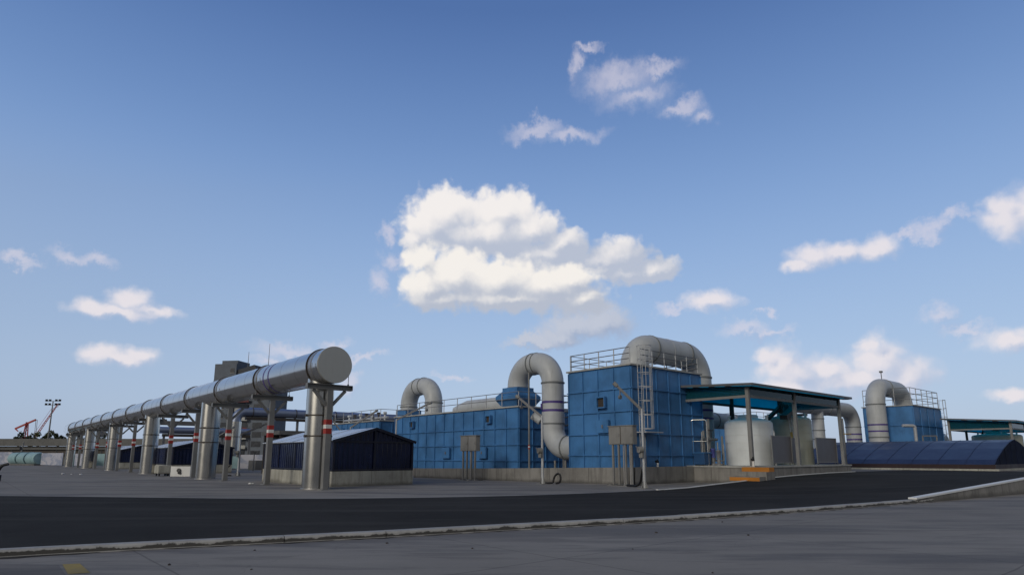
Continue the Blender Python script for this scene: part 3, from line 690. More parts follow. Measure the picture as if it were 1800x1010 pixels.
# long capsule shaped duct on the low tank's roof
cap = [(34.2, 37.6, 5.85)] + [(34.2, 37.9 + i * .01, 5.85) for i in range(1)] + [(34.2, 47.5, 5.85), (34.2, 47.9, 5.85)]
t_ = Thing('roof_duct', (34.2, 42, 5.3), 'long grey duct lying on the roof of the low blue tank behind the railing', 'duct')
ca = t_.part('duct_shell', MB().tube([(34.2, 37.5, 5.95), (34.2, 37.62, 5.95), (34.2, 38.0, 5.95), (34.2, 45.6, 5.95), (34.2, 46.6, 5.85), (34.2, 47.6, 5.75)], [.30, .50, .62, .62, .50, .34], 28), 'duct_grey')
for y in (40.2, 42.6, 45.0): t_.part('saddle', MB().box(33.7, 34.7, y - .1, y + .1, 5.27, 5.5), 'galvanised')
# roof clutter behind the far tank: small valves and pipes
t_ = Thing('roof_pipework', (34, 57, 5.1), 'low run of pale pipes and valves on the roof of the farthest left blue tank', 'pipework')
rp_ = MB(); rp_.tube([(32.2, 56.4, 5.5), (32.2, 66, 5.5)], .12, 8); t_.part('pipe', rp_, 'rail_white')
for i in range(7): t_.part('valve', MB().tube([(32.2, 57 + i * 1.3, 5.1), (32.2, 57 + i * 1.3, 5.95)], .09, 8).tube([(32.05, 57 + i * 1.3, 5.95), (32.35, 57 + i * 1.3, 5.95)], .14, 8), 'brown_dark' if i % 2 else 'cream_tank')

# ------------------------------------------------------------------ the long stainless pipe
PX, PZ, PR = 13.8, 6.14, .91
TY = [30.1 + 7.8 * i for i in range(13)]
far_bend = rounded([(PX, 29.65, PZ), (PX, 127.5, PZ), (PX + 4.5, 127.5, PZ - .4)], [2.2])
t_ = Thing('steel_pipeline', (PX, 29.65, PZ), 'long raised stainless pipe running into the distance, its capped end facing the road', 'pipeline')
sh = t_.part('pipe_shell', MB().tube([far_bend[0]] + [(PX, 29.65 + k * 3.2, PZ) for k in range(1, 30)] + far_bend[1:], PR, 48), 'stainless_pipe')
t_.part('end_cap', MB().tube([(PX, 29.60, PZ), (PX, 29.66, PZ)], PR + .004, 48, True, False).ring((PX, 29.66, PZ), YD, PR - .03, .07, .05, 48), 'cap_steel')
for i, y in enumerate(TY):
    t_.part('clamp_ring', MB().ring((PX, y + .55, PZ), YD, PR - .005, .34, .028, 40), 'stainless_dull', sh)
    t_.part('flange', MB().ring((PX, y + .82, PZ), YD, PR - .005, .07, .075, 40), 'brown_dark', sh)
    for k in (1, 2, 3):
        t_.part('seam_band', MB().ring((PX, y + .55 + 1.95 * k, PZ), YD, PR - .005, .06, .011, 40), 'stainless_pipe', sh)
for y in (37.45, 38.35 - .1): t_.part('colour_band', MB().ring((PX, y - 1.1, PZ), YD, PR - .003, .15, .010, 40), 'purple_paint', sh)
ORD = ['nearest', 'second nearest', 'third nearest', 'fourth nearest', 'fifth nearest', 'sixth nearest', 'seventh nearest', 'eighth nearest', 'ninth nearest', 'tenth nearest', 'eleventh nearest', 'twelfth nearest', 'thirteenth nearest']
# round columns
cy0 = 31.15
c_ = Thing('pipe_column', (PX, cy0, 0), 'fat round stainless column under the raised pipe, nearest to the road', 'column', 'round stainless columns under the raised pipe')
cs = c_.part('column_shell', MB().tube([(PX, cy0, 0), (PX, cy0, 1.75), (PX, cy0, 3.5), (PX, cy0, 5.55)], .675, 48, False), 'stainless')
for z in (2.62, 3.66):
    c_.part('clamp_band', MB().ring((PX, cy0, z), UDIR, .672, .07, .03, 40).box(PX - .75, PX - .66, cy0 - .12, cy0 + .06, z - .06, z + .06), 'brown_dark', cs)
c_.part('base_ring', MB().ring((PX, cy0, .03), UDIR, .672, .06, .06, 40), 'stainless_dull', cs)
for k in range(1, 6):
    y = cy0 + 19.0 * k
    dup(c_.e, (PX, y, 0), 'fat round stainless column under the raised pipe, %s to the road' % ORD[k], rz=k * .7)
# T-shaped supports
t0 = Thing('pipe_support', (PX, TY[0], 0), 'galvanised T shaped support with red bands under the raised pipe, nearest to the road', 'support', 'T shaped supports under the raised pipe')
y = TY[0]
pm = MB(); f_ = .145
pm.box(PX - f_, PX + f_, y - f_, y - f_ + .028, .04, 4.9); pm.box(PX - f_, PX + f_, y + f_ - .028, y + f_, .04, 4.9); pm.box(PX - .014, PX + .014, y - f_ + .029, y + f_ - .029, .04, 4.9)
pm.box(PX - f_, PX - f_ + .012, y - f_ + .029, y + f_ - .029, .04, 4.9)
post = t0.part('post', pm, 'galvanised')
t0.part('base_plate', MB().box(PX - .28, PX + .28, y - .28, y + .28, 0, .035), 'frame_grey')
t0.part('crossbar', MB().box(PX - 1.2, PX + 1.2, y - .13, y + .13, 4.92, 4.96).box(PX - 1.2, PX + 1.2, y - .02, y + .02, 4.961, 5.15).box(PX - 1.2, PX + 1.2, y - .13, y + .13, 5.151, 5.19).box(PX - 1.21, PX - 1.19, y - .13, y + .13, 4.961, 5.15).box(PX + 1.19, PX + 1.21, y - .13, y + .13, 4.961, 5.15), 'galvanised')
for s_ in (-1, 1): t0.part('brace', MB().beam((PX + s_ * .17, y, 4.15), (PX + s_ * .85, y, 4.9), .14, .14), 'galvanised')
for s_ in (-1, 1): t0.part('strap_rod', MB().tube([(PX + s_ * 1.0, y, 5.02), (PX + s_ * 1.0, y, 6.2)], .016, 6).tube([(PX + s_ * 1.0, y, 5.2), (PX + s_ * 1.0, y, 5.27)], .045, 8), 'rail_dark')
for (za, zb, mm) in ((2.72, 2.98, 'red_paint'), (2.981, 3.17, 'white_paint'), (3.171, 3.42, 'red_paint')):
    t0.part('warning_band', MB().box(PX - f_ - .008, PX + f_ + .008, y - f_ - .008, y + f_ + .008, za, zb), mm, post)
for k in range(1, 13):
    dup(t0.e, (PX, TY[k], 0), 'galvanised T shaped support with red bands under the raised pipe, %s to road' % ORD[k])

# ------------------------------------------------------------------ navy sheds
def shed(label, x0, x1, y0, y1, zb=.81, ze=2.5, zr=3.2, first=True):
    t = Thing('navy_shed', (x0, y0, 0), label, 'shed', 'low navy sheds with pale roofs')
    t.part('concrete_base', MB().box(x0 - .06, x1 + .06, y0 - .06, y1 + .06, -.02, zb), 'wall_cream')
    xm = (x0 + x1) / 2; ym = y0
    w = MB()
    # corrugated side and gable panels
    def corr(a, b, z0, ztop, nrm, amp=.035, pitch=.30):
        L = math.hypot(b[0] - a[0], b[1] - a[1]); n = int(L / pitch) * 4; vs = []; fs = []
        for k in range(n + 1):
            f = k / n; x = a[0] + (b[0] - a[0]) * f; y = a[1] + (b[1] - a[1]) * f
            o = amp * (1 if (k % 4) in (1, 2) else 0)
            vs += [(x + nrm[0] * o, y + nrm[1] * o, z0), (x + nrm[0] * o, y + nrm[1] * o, ztop(x, y))]
        fs = [(2 * k, 2 * k + 2, 2 * k + 3, 2 * k + 1) for k in range(n)]
        w.add(vs, fs)
    zg = lambda x, y: ze + (zr - ze) * (1 - abs(x - xm) / (xm - x0)) - .02
    corr((x0, y1), (x0, y0), zb, lambda x, y: ze - .02, (-1, 0)); corr((x0, y0), (x1, y0), zb, zg, (0, -1))
    corr((x1, y0), (x1, y1), zb, lambda x, y: ze - .02, (1, 0)); corr((x1, y1), (x0, y1), zb, zg, (0, 1))
    wp = t.part('wall_panels', w, 'navy_panel')
    fr = MB(); e = .055
    for x in (x0, x1): fr.box(x - e, x + e, y0 - e - .02, y0 + e - .02, zb, ze); fr.box(x - e, x + e, y1 - e + .02, y1 + e + .02, zb, ze)
    fr.box(xm - e, xm + e, y0 - e - .02, y0 + e - .02, zb, zr - .05)
    for z in (zb + .03, ze - .12): fr.box(x0 + e + .001, xm - e - .001, y0 - .075, y0 - .038, z, z + .09); fr.box(xm + e + .001, x1 - e - .001, y0 - .075, y0 - .038, z, z + .09); fr.box(x0 - .075, x0 - .038, y0 + e, y1 - e, z, z + .09)
    n = int((y1 - y0) / 2.4)
    for k in range(1, n): y = y0 + (y1 - y0) * k / n; fr.box(x0 - .08, x0 - .037, y - .04, y + .04, zb + .121, ze - .121)
    t.part('frame', fr, 'navy_frame', wp)
    rf = MB(); ov = .16
    sl = (zr - ze) / (xm - x0)
    for s_ in (-1, 1):
        xe = xm + s_ * (xm - x0 + ov); zz = ze - sl * ov
        rf.add([(xm, y0 - ov, zr), (xe, y0 - ov, zz), (xe, y1 + ov, zz), (xm, y1 + ov, zr), (xm, y0 - ov, zr + .035), (xe, y0 - ov, zz + .035), (xe, y1 + ov, zz + .035), (xm, y1 + ov, zr + .035)],
               [(0, 1, 2, 3), (4, 7, 6, 5), (1, 2, 6, 5), (2, 3, 7, 6), (0, 1, 5, 4)])
        k = y0 + .6
        while k < y1: rf.beam((xm, k, zr + .045), (xe, k, zz + .045), .04, .02); k += 2.4
    rp = t.part('roof', rf, 'roof_sheet')
    vb = MB()
    for s_ in (-1, 1): vb.beam((xm, y0 - ov - .02, zr - .03), (xm + s_ * (xm - x0 + ov), y0 - ov - .02, ze - sl * ov - .03), .03, .15)
    t.part('bargeboard', vb, 'navy_frame', rp)
    return t
shed('navy blue corrugated shed on a cream concrete base, right beside the nearest round column', 15.5, 20.5, 32.9, 43.2)
shed('navy blue corrugated shed behind the white painted board, second from the road', 15.5, 20.9, 67.5, 78.5)
shed('small looking navy shed glimpsed between the farther columns of the raised pipe', 16.6, 22.2, 100, 112)

# ------------------------------------------------------------------ hall-like navy cover on the right
HX0, HX1, HY0, HY1, HB = 60.2, 74.6, 13.1, 28.4, .52
t_ = Thing('navy_cover', (HX0, HY0, HB), 'long navy blue vaulted cover with a dark lower band at the end of the road', 'cover')
t_.part('concrete_base', MB().box(HX0 - .25, HX1 + .25, HY0 - .25, HY1 + .2, .3, .66), 'wall_cream')
t_.part('base_band', MB().box(HX0 - .02, HX1 + .02, HY0 - .02, HY1, .661, 1.0), 'maroon_dark')
prof = [(HX0, 1.0), (HX0 + .7, 1.38), (HX0 + 3.4, 2.25), (HX0 + 5.6, 2.80), (HX0 + 7.2, 3.02), (HX0 + 8.8, 2.80), (HX0 + 11.0, 2.25), (HX1 - .7, 1.38), (HX1, 1.0)]
cv = MB(); ny = 30
vs = []; 
for k in range(ny + 1):
    y = HY0 + (HY1 - HY0) * k / ny
    vs += [(x, y, z) for x, z in prof]
m_ = len(prof)
cv.add(vs, [(k * m_ + j, k * m_ + j + 1, (k + 1) * m_ + j + 1, (k + 1) * m_ + j) for k in range(ny) for j in range(m_ - 1)])
sk = t_.part('cover_sheet', cv, 'navy_roof')
rb = MB()
for k in range(0, 9):
    y = HY0 + .05 + (HY1 - HY0 - .1) * k / 8
    rb = MB()
    for (xa, za), (xb, zb2) in zip(prof[:5], prof[1:5]): rb.beam((xa, y, za + .02), (xb, y, zb2 + .02), .035, .015)
    t_.part('sheet_rib', rb, 'navy_roof', sk)
t_.part('end_panel', MB().poly([(x, HY0 - .012, z) for x, z in prof], (0, .02, 0)), 'navy_matte')
for (xx, zz) in ((7.2, 2.98), (5.4, 2.72), (9.0, 2.72), (3.4, 2.22), (11.0, 2.22), (1.6, 1.62), (12.8, 1.62)): t_.part('end_rib', MB().beam((HX0 + xx, HY0 - .03, zz), (HX0 + xx, HY0 - .03, 1.02), .05, .03, up=(1, 0, 0)), 'navy_matte', sk)

# ------------------------------------------------------------------ open shelters with teal roofs
def shelter(label, x0, y0, x1, y1, zs, zbeam, zr0, zr1, xs, ov=.72, group='open shelters with teal roof sheets', slab=True, left_ov=None):
    t = Thing('open_shelter', (x0, y0, zs), label, 'shelter', group)
    k = .11
    fl = [(x, y0) for x in xs] + [(x, y1) for x in xs]
    for (x, y) in fl:
        zt = zr0 if y == y0 else zr1
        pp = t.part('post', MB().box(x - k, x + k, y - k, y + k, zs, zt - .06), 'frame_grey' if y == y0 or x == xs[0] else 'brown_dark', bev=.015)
        t.part('base_plate', MB().box(x - k - .08, x + k + .08, y - k - .08, y + k + .08, zs, zs + .03), 'frame_grey', pp)
    def bm_(a, b, z, h=.16, w=.12):
        return MB().beam((a[0], a[1], z), (b[0], b[1], z), w, h)
    pairs = [((xs[i] + k, y0), (xs[i + 1] - k, y0)) for i in range(len(xs) - 1)] + [((xs[i] + k, y1), (xs[i + 1] - k, y1)) for i in range(len(xs) - 1)] + [((x, y0 + k), (x, y1 - k)) for x in (xs[0], xs[-1])]
    for a, b in pairs:
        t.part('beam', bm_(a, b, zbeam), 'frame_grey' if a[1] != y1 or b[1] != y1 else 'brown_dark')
        ya = zr0 + (zr1 - zr0) * (a[1] - y0) / (y1 - y0); yb = zr0 + (zr1 - zr0) * (b[1] - y0) / (y1 - y0)
        bk = a[1] == y1 and b[1] == y1
        gm = MB(); d = Vector((b[1] - a[1], a[0] - b[0], 0)).normalized() * .015
        gm.poly([(a[0], a[1], zbeam + .081), (b[0], b[1], zbeam + .081), (b[0], b[1], yb - .07), (a[0], a[1], ya - .07)], d)
        t.part('fascia_sheet' if bk else 'fascia_glass', gm, 'teal_sheet' if bk else 'tinted_glass')
    lo = ov if left_ov is None else left_ov
    X0, X1, Y0, Y1 = x0 - lo, x1 + ov + .3, y0 - ov, y1 + ov
    zf = lambda y: zr0 + (zr1 - zr0) * (y - y0) / (y1 - y0)
    rs = MB().add([(X0, Y0, zf(Y0)), (X1, Y0, zf(Y0)), (X1, Y1, zf(Y1)), (X0, Y1, zf(Y1)), (X0, Y0, zf(Y0) + .02), (X1, Y0, zf(Y0) + .02), (X1, Y1, zf(Y1) + .02), (X0, Y1, zf(Y1) + .02)], [(0, 1, 2, 3), (4, 7, 6, 5)])
    rp = t.part('roof_sheet', rs, 'teal_sheet')
    ed = MB(); e = .05
    for a, b in (((X0, Y0), (X1, Y0)), ((X0, Y1), (X1, Y1)), ((X0, Y0), (X0, Y1)), ((X1, Y0), (X1, Y1))):
        ed.beam((a[0], a[1], zf(a[1]) + .02), (b[0], b[1], zf(b[1]) + .02), .10, .15)
    t.part('roof_edge', ed, 'roof_edge', rp)
    so = MB()
    so.add([(X0 + .05, Y0 + .05, zf(Y0) - .085), (X1 - .05, Y0 + .05, zf(Y0) - .085), (X1 - .05, y0 - .02, zf(y0) - .085), (X0 + .05, y0 - .02, zf(y0) - .085)], [(0, 1, 2, 3)])
    so.add([(X0 + .05, y0 - .018, zf(y0) - .085), (x0 - .02, y0 - .018, zf(y0) - .085), (x0 - .02, Y1 - .05, zf(Y1) - .085), (X0 + .05, Y1 - .05, zf(Y1) - .085)], [(0, 1, 2, 3)])
    t.part('soffit', so, 'roof_edge', rp)
    pl = MB(); n = 4
    for j in range(1, n): y = y0 + (y1 - y0) * j / n; pl.beam((X0 + .06, y, zf(y) - .06), (X1 - .06, y, zf(y) - .06), .07, .10)
    for x in xs[1:-1]: pl.beam((x, y0 + .2, zf(y0) - .17), (x, y1 - .2, zf(y1) - .17), .09, .12)
    t.part('purlins', pl, 'brown_dark', rp)
    return t
SX0, SX1, SY0, SY1, SZ = 36.0, 50.0, 19.6, 24.7, 1.04
sl_ = Thing('shelter_plinth', (SX0, SY0, 0), 'weathered concrete plinth carrying the open shelter beside the ramp', 'plinth')
sl_.part('plinth_body', MB().box(SX0, SX1, SY0, SY1 + .3, -.02, .94), 'wall_grey')
sl_.part('slab_lip', MB().box(SX0 - .05, SX1 + .05, SY0 - .05, SY1 + .3, .942, 1.04), 'slab_edge')
S1 = shelter('open sided shelter with teal translucent roof over cream tanks, beside the ramp', 36.25, 19.85, 49.4, 24.5, 1.04, 5.25, 5.92, 6.15, (36.25, 42.3, 49.4), ov=.62, left_ov=.55)
S2 = shelter('open sided shelter with teal roof beyond the navy vaulted cover, at the right edge', 84.6, 16.6, 98, 22.2, .52, 4.55, 5.35, 5.75, (84.6, 91, 98), ov=.6)
# steps up to the shelter slab
st = Thing('steps', (35.2, 19, 0), 'two concrete steps with worn orange painted edges at the shelter corner', 'steps')
st.part('step', MB().box(35.0, 35.99, 18.35, 20.15, -.02, .74), 'wall_grey')
st.part('step', MB().box(34.3, 34.99, 18.4, 20.25, -.02, .47), 'wall_grey')
st.part('step', MB().box(35.35, 35.94, 18.35, 20.05, .741, .99), 'orange_paint', label='orange painted top step')
st.part('painted_edge', MB().box(34.27, 34.298, 18.4, 20.25, 0.24, .44), 'orange_paint')

# ------------------------------------------------------------------ tanks and equipment under the shelters
def cream_tank(x, y, z, r, h, label, mat='cream_tank', cone=False):
    t = Thing('storage_tank', (x, y, z), label, 'tank', 'round cream storage tanks')
    pts = [(x, y, z), (x, y, z + h - .25)] + [(x, y, z + h - .25 + .25 * math.sin(a)) for a in (.5, 1.0, 1.4)] + [(x, y, z + h + .12), (x, y, z + h + .20)]
    rr = [r, r] + [r - .25 * (1 - math.cos(a)) for a in (.5, 1.0, 1.4)] + [r * .6, r * .35]
    sh = t.part('tank_shell', MB().tube(pts, rr, 48, False), mat)
    hoops = MB()
    for k in range(1, 6): hoops.ring((x, y, z + h * k / 6), UDIR, r - .005, .05, .018, 48)
    t.part('hoop_bands', hoops, mat, sh)
    lid = MB().tube([(x, y, z + h + .1), (x, y, z + h + .34), (x, y, z + h + .40)], [r * .42, r * .42, r * .36], 32); t.part('lid', lid, mat, sh)
    for a in (2.2, 3.6, 5.0): t.part('nozzle', MB().tube([(x + math.cos(a) * r * .78, y + math.sin(a) * r * .78, z + h - .1), (x + math.cos(a) * r * .78, y + math.sin(a) * r * .78, z + h + .33)], .09, 12).ring((x + math.cos(a) * r * .78, y + math.sin(a) * r * .78, z + h + .3), UDIR, .09, .05, .05, 12), 'white_paint')
    if cone:
        t.part('stirrer_motor', MB().tube([(x, y, z + h + .38), (x, y, z + h + .62), (x, y, z + h + .63), (x, y, z + h + 1.0)], [.5, .3, .2, .18], 20), 'brown_dark')
    return t
cream_tank(40.45, 22.25, 1.04, 1.56, 2.95, 'big white cylindrical tank standing under the left half of the open shelter')
cream_tank(46.2, 22.3, 1.04, 1.62, 3.35, 'yellowish cylindrical tank with a dark stirrer on top, behind the steel screens', 'cream_tank_old', True)
cream_tank(51.9, 24.6, .52, 1.2, 3.9, 'slim grey white tank just behind the right end of the open shelter', 'duct_grey')
cream_tank(91.0, 19.3, .52, 2.4, 3.55, 'cream tank top showing under the far teal roofed shelter at the right edge', 'cream_tank_old', True)
t_ = Thing('bent_duct', (86.6, 24.5, .5), 'grey duct elbow showing behind the left end of the far teal roofed shelter', 'duct', 'grey bent ducts')
t_.part('duct_shell', MB().tube(rounded([(87.2, 25.2, .5), (87.2, 25.2, 3.6), (92.0, 25.2, 3.6)], [1.1]), .9, 28), 'duct_grey')
# steel screens
def screen(x0, x1, z0, z1, y, label, frame=True):
    t = Thing('steel_screen', (x0, y, z0), label, 'screen', 'dull steel screens on the shelter slab')
    b = t.part('sheet', MB().box(x0 + .03, x1 - .03, y, y + .03, z0 + .05, z1 - .03), 'screen_steel')
    if frame:
        f = MB(); f.box(x0, x0 + .05, y - .02, y + .05, z0, z1); f.box(x1 - .05, x1, y - .02, y + .05, z0, z1); f.box(x0 + .051, x1 - .051, y - .02, y + .05, z1 - .06, z1); f.box(x0 + .051, x1 - .051, y - .02, y + .05, z0 + .06, z0 + .12)
        t.part('frame', f, 'galvanised')
    for x in (x0 + .3, x1 - .3): t.part('leg', MB().box(x - .03, x + .03, y + .055, y + .1, z0 - .08, z1 - .3), 'galvanised')
screen(39.3, 42.0, 1.12, 2.93, 20.1, 'dull steel screen panel standing left of the middle shelter post')
screen(42.9, 44.1, 1.12, 2.88, 20.5, 'narrow unframed steel screen panel just right of the middle shelter post', False)
screen(45.7, 49.0, 1.12, 2.93, 20.1, 'dull steel screen panel standing beside the right end post of the shelter')
# pipe frame, pump skid etc. at the left end of the shelter
t_ = Thing('bent_pipework', (36.9, 24.1, 1.04), 'shiny upside down U of steel pipe standing inside the left shelter post', 'pipework')
t_.part('bent_pipe', MB().tube(rounded([(36.75, 24.3, 1.04), (36.75, 24.3, 4.0), (37.25, 23.45, 4.0), (37.25, 23.45, 1.04)], [.16, .16], 8), .06, 14), 'stainless')
t_.part('inner_pipe', MB().tube([(36.6, 24.35, 1.04), (36.6, 24.35, 2.4)], .06, 10).tube([(37.1, 23.75, 1.9), (37.1, 23.75, 3.2)], .05, 10), 'stainless')
t_.part('cross_pipe', MB().tube([(36.75, 24.3, 2.6), (37.25, 23.45, 2.6)], .035, 8), 'stainless')
t_ = Thing('equipment_box', (37.1, 23.9, 1.04), 'small dark blue box on the slab beneath the upside down U of steel pipe', 'box')
t_.part('box_body', MB().box(36.7, 37.5, 23.4, 24.2, 1.1, 1.82), 'blue_dark', bev=.02); t_.part('box_lid', MB().box(36.66, 37.54, 23.36, 24.24, 1.822, 1.88), 'blue_paint')
def pump(x, y, z, label, mat='motor_blue', s=1.0):
    t = Thing('pump', (x, y, z), label, 'pump', 'pumps beside the white tank')
    t.part('motor', MB().tube([(x, y, z + .5 * s), (x, y, z + 1.0 * s), (x, y, z + 1.02 * s), (x, y, z + 1.1 * s)], [.16 * s, .16 * s, .19 * s, .12 * s], 16), mat)
    t.part('pump_casing', MB().tube([(x, y, z), (x, y, z + .12), (x, y, z + .13), (x, y, z + .48 * s)], [.24 * s, .24 * s, .13 * s, .13 * s], 16), 'rail_dark')
    t.part('outlet_pipe', MB().tube(rounded([(x, y - .1, z + .3), (x + .0, y - .38, z + .3), (x, y - .38, z + 1.5 * s)], [.1], 6), .05, 10), 'stainless')
pump(37.9, 23.5, 1.04, 'purple blue pump motor, nearest the white tank'); pump(37.6, 22.9, 1.04, 'dark pump with an upright steel outlet, between the blue box and the white tank', 'rail_dark', .9)
t_ = Thing('pipe_manifold', (38.2, 23.9, 1.04), 'tangle of upright pipes and valves left of the white tank', 'pipework')
for (x, y, h, r) in ((38.0, 24.2, 2.3, .08), (38.5, 24.1, 3.1, .10), (37.7, 24.2, 1.7, .06), (38.3, 23.0, 1.9, .07)):
    t_.part('pipe', MB().tube([(x, y, 1.04), (x, y, 1.04 + h)], r, 12), 'galvanised')
t_.part('cross_pipe', MB().tube([(37.5, 24.0, 2.75), (39.3, 24.0, 2.75)], .09, 12), 'frame_grey')
for x in (37.9, 38.4): t_.part('hand_wheel', MB().ring((x, 23.85, 3.35), UDIR, .13, .04, .03, 16).tube([(x, 23.85, 2.8), (x, 23.85, 3.36)], .025, 6).beam((x - .14, 23.85, 3.35), (x + .14, 23.85, 3.35), .03), 'brown_dark')
t_ = Thing('drain_pipe', (40.7, 20.8, 1.04), 'white curved pipe between the white tank and the first steel screen', 'pipe')
t_.part('bent_pipe', MB().tube(rounded([(40.3, 20.9, 3.35), (41.0, 20.8, 3.35), (41.0, 20.8, 1.04)], [.25], 8), .09, 12), 'white_paint')
t_ = Thing('conveyor', (44.6, 22.6, 4), 'dark sloping framework running down from the shelter roof onto the yellowish tank', 'framework')
fm = MB()
fm.beam((42.4, 22.6, 3.55), (45.6, 22.3, 5.35), .26, .22).beam((44.2, 21.6, 4.45), (48.7, 22.0, 4.75), .22, .2).beam((43.4, 21.2, 4.3), (45.4, 21.4, 4.95), .5, .3)
t_.part('sloping_beam', fm, 'brown_dark')
t_.part('hanger', MB().beam((45.2, 22.2, 4.7), (45.2, 22.2, 5.9), .2, .2).beam((41.2, 23.8, 3.9), (41.2, 23.8, 5.9), .18, .18), 'brown_dark')
t_ = Thing('access_ladder', (44.6, 21.0, 1.04), 'thin ladder with yellow patches leaning beside the middle shelter post', 'ladder')
for s_ in (-.2, .2): t_.part('rail', MB().tube([(44.3 + s_, 20.9, 1.04), (44.3 + s_, 21.2, 4.4)], .035, 8), 'rail_white')
lr = MB(); [lr.tube([(44.1, 20.9 + .3 * i / 11, 1.2 + i * .29), (44.5, 20.9 + .3 * i / 11, 1.2 + i * .29)], .02, 6) for i in range(11)]; t_.part('rungs', lr, 'rail_white')
t_.part('yellow_tape', MB().box(44.04, 44.16, 21.0, 21.12, 2.6, 3.3), 'yellow_paint')
def stub(x, y, z, label, h=.55):
    t = Thing('valve_stub', (x, y, z), label, 'valve')
    t.part('stand_pipe', MB().tube([(x, y, z), (x, y, z + h * .55)], .075, 14), 'white_paint'); t.part('valve_body', MB().tube([(x, y, z + h * .55), (x, y, z + h * .8)], .085, 14).tube([(x - .17, y, z + h * .72), (x - .02, y, z + h * .72)], .07, 10).tube([(x, y, z + h * .8), (x, y, z + h)], .05, 10), 'black_rubber')
stub(36.03, 19.66, 1.04, 'small white stub pipe with black valve on the shelter slab corner'); stub(32.4, 23.92, .99, 'small white and black valve on top of the wall below the tall blue tank', .45)
t_ = Thing('bracket_lamp', (67.0, 26.0, 3.4), 'small orange beacon bracket in the gap right of the shelter end post', 'lamp')
t_.part('bracket', MB().beam((58.2, 23.2, 3.55), (58.8, 22.8, 3.55), .10, .08), 'yellow_paint'); t_.part('pole', MB().tube([(58.3, 23.2, .52), (58.3, 23.2, 4.9)], .07, 8), 'rail_dark')
# pipe stand in front of the far blue tank
t_ = Thing('bent_pipework', (72, 21.4, .5), 'pale steel pipe stand in front of the blue tank at the right', 'pipework')
t_.part('bent_pipe', MB().tube(rounded([(73.6, 23.4, 4.75), (74.6, 22.6, 4.75), (74.6, 22.6, 1)], [.25], 8), .16, 12), 'rail_white')
t_.part('frame', MB().beam((75.0, 22.1, 1), (75.0, 22.1, 3.7), .12).beam((76.2, 21.2, 1), (76.2, 21.2, 3.7), .12).beam((75.0, 22.1, 3.7), (76.2, 21.2, 3.7), .12).beam((74.2, 22.7, 2.7), (76.4, 21.0, 2.7), .12).beam((74.4, 22.5, 2.3), (75.4, 21.8, 2.3), .3), 'rail_dark')

# ------------------------------------------------------------------ electrical cabinets on posts
def cabinet(x, ya, yb, z0, z1, label, two=True):
    t = Thing('control_cabinet', (x, (ya + yb) / 2, 0), label, 'cabinet', 'weathered cabinets on posts')
    d = .34
    b = t.part('cabinet_body', MB().box(x, x + d, ya, yb, z0, z1).box(x - .05, x + d + .04, ya - .05, yb + .05, z1 + .001, z1 + .04), 'cabinet_grey')
    n = 2 if two else 1
    for k in range(n):
        a = ya + (yb - ya) * k / n + .03; c = ya + (yb - ya) * (k + 1) / n - .03
        dr = t.part('door', MB().box(x - .025, x - .002, a, c, z0 + .03, z1 - .03), 'cabinet_grey', b, bev=.006)
        t.part('handle', MB().box(x - .055, x - .026, a + .05, a + .08, (z0 + z1) / 2 - .08, (z0 + z1) / 2 + .08), 'rail_dark', dr)
    L = yb - ya
    for f in ((.12, .36, .64, .88) if two else (.30, .72)):
        y = ya + L * f; t.part('leg', MB().box(x + .05, x + .15, y - .05, y + .05, .05, z0), 'cabinet_grey')
    if two: t.part('door_gap', MB().box(x - .012, x - .003, (ya + yb) / 2 - .027, (ya + yb) / 2 + .027, z0 + .03, z1 - .03), 'brown_dark', b)
    for f in (.24, .5) if two else (.5,): t.part('conduit', MB().tube([(x + .2, ya + L * f, .05), (x + .2, ya + L * f, z0)], .03, 8), 'stainless_dull')
    t.part('footing', MB().box(x - .12, x + .5, ya - .1, yb + .1, 0, .06), 'kerb_concrete')
cabinet(26.75, 34.75, 36.55, 1.98, 3.02, 'weathered grey cabinet on two posts in front of the long low blue tank')
cabinet(28.2, 22.4, 24.15, 2.28, 3.30, 'larger double door grey cabinet on posts in front of the tall blue tank')
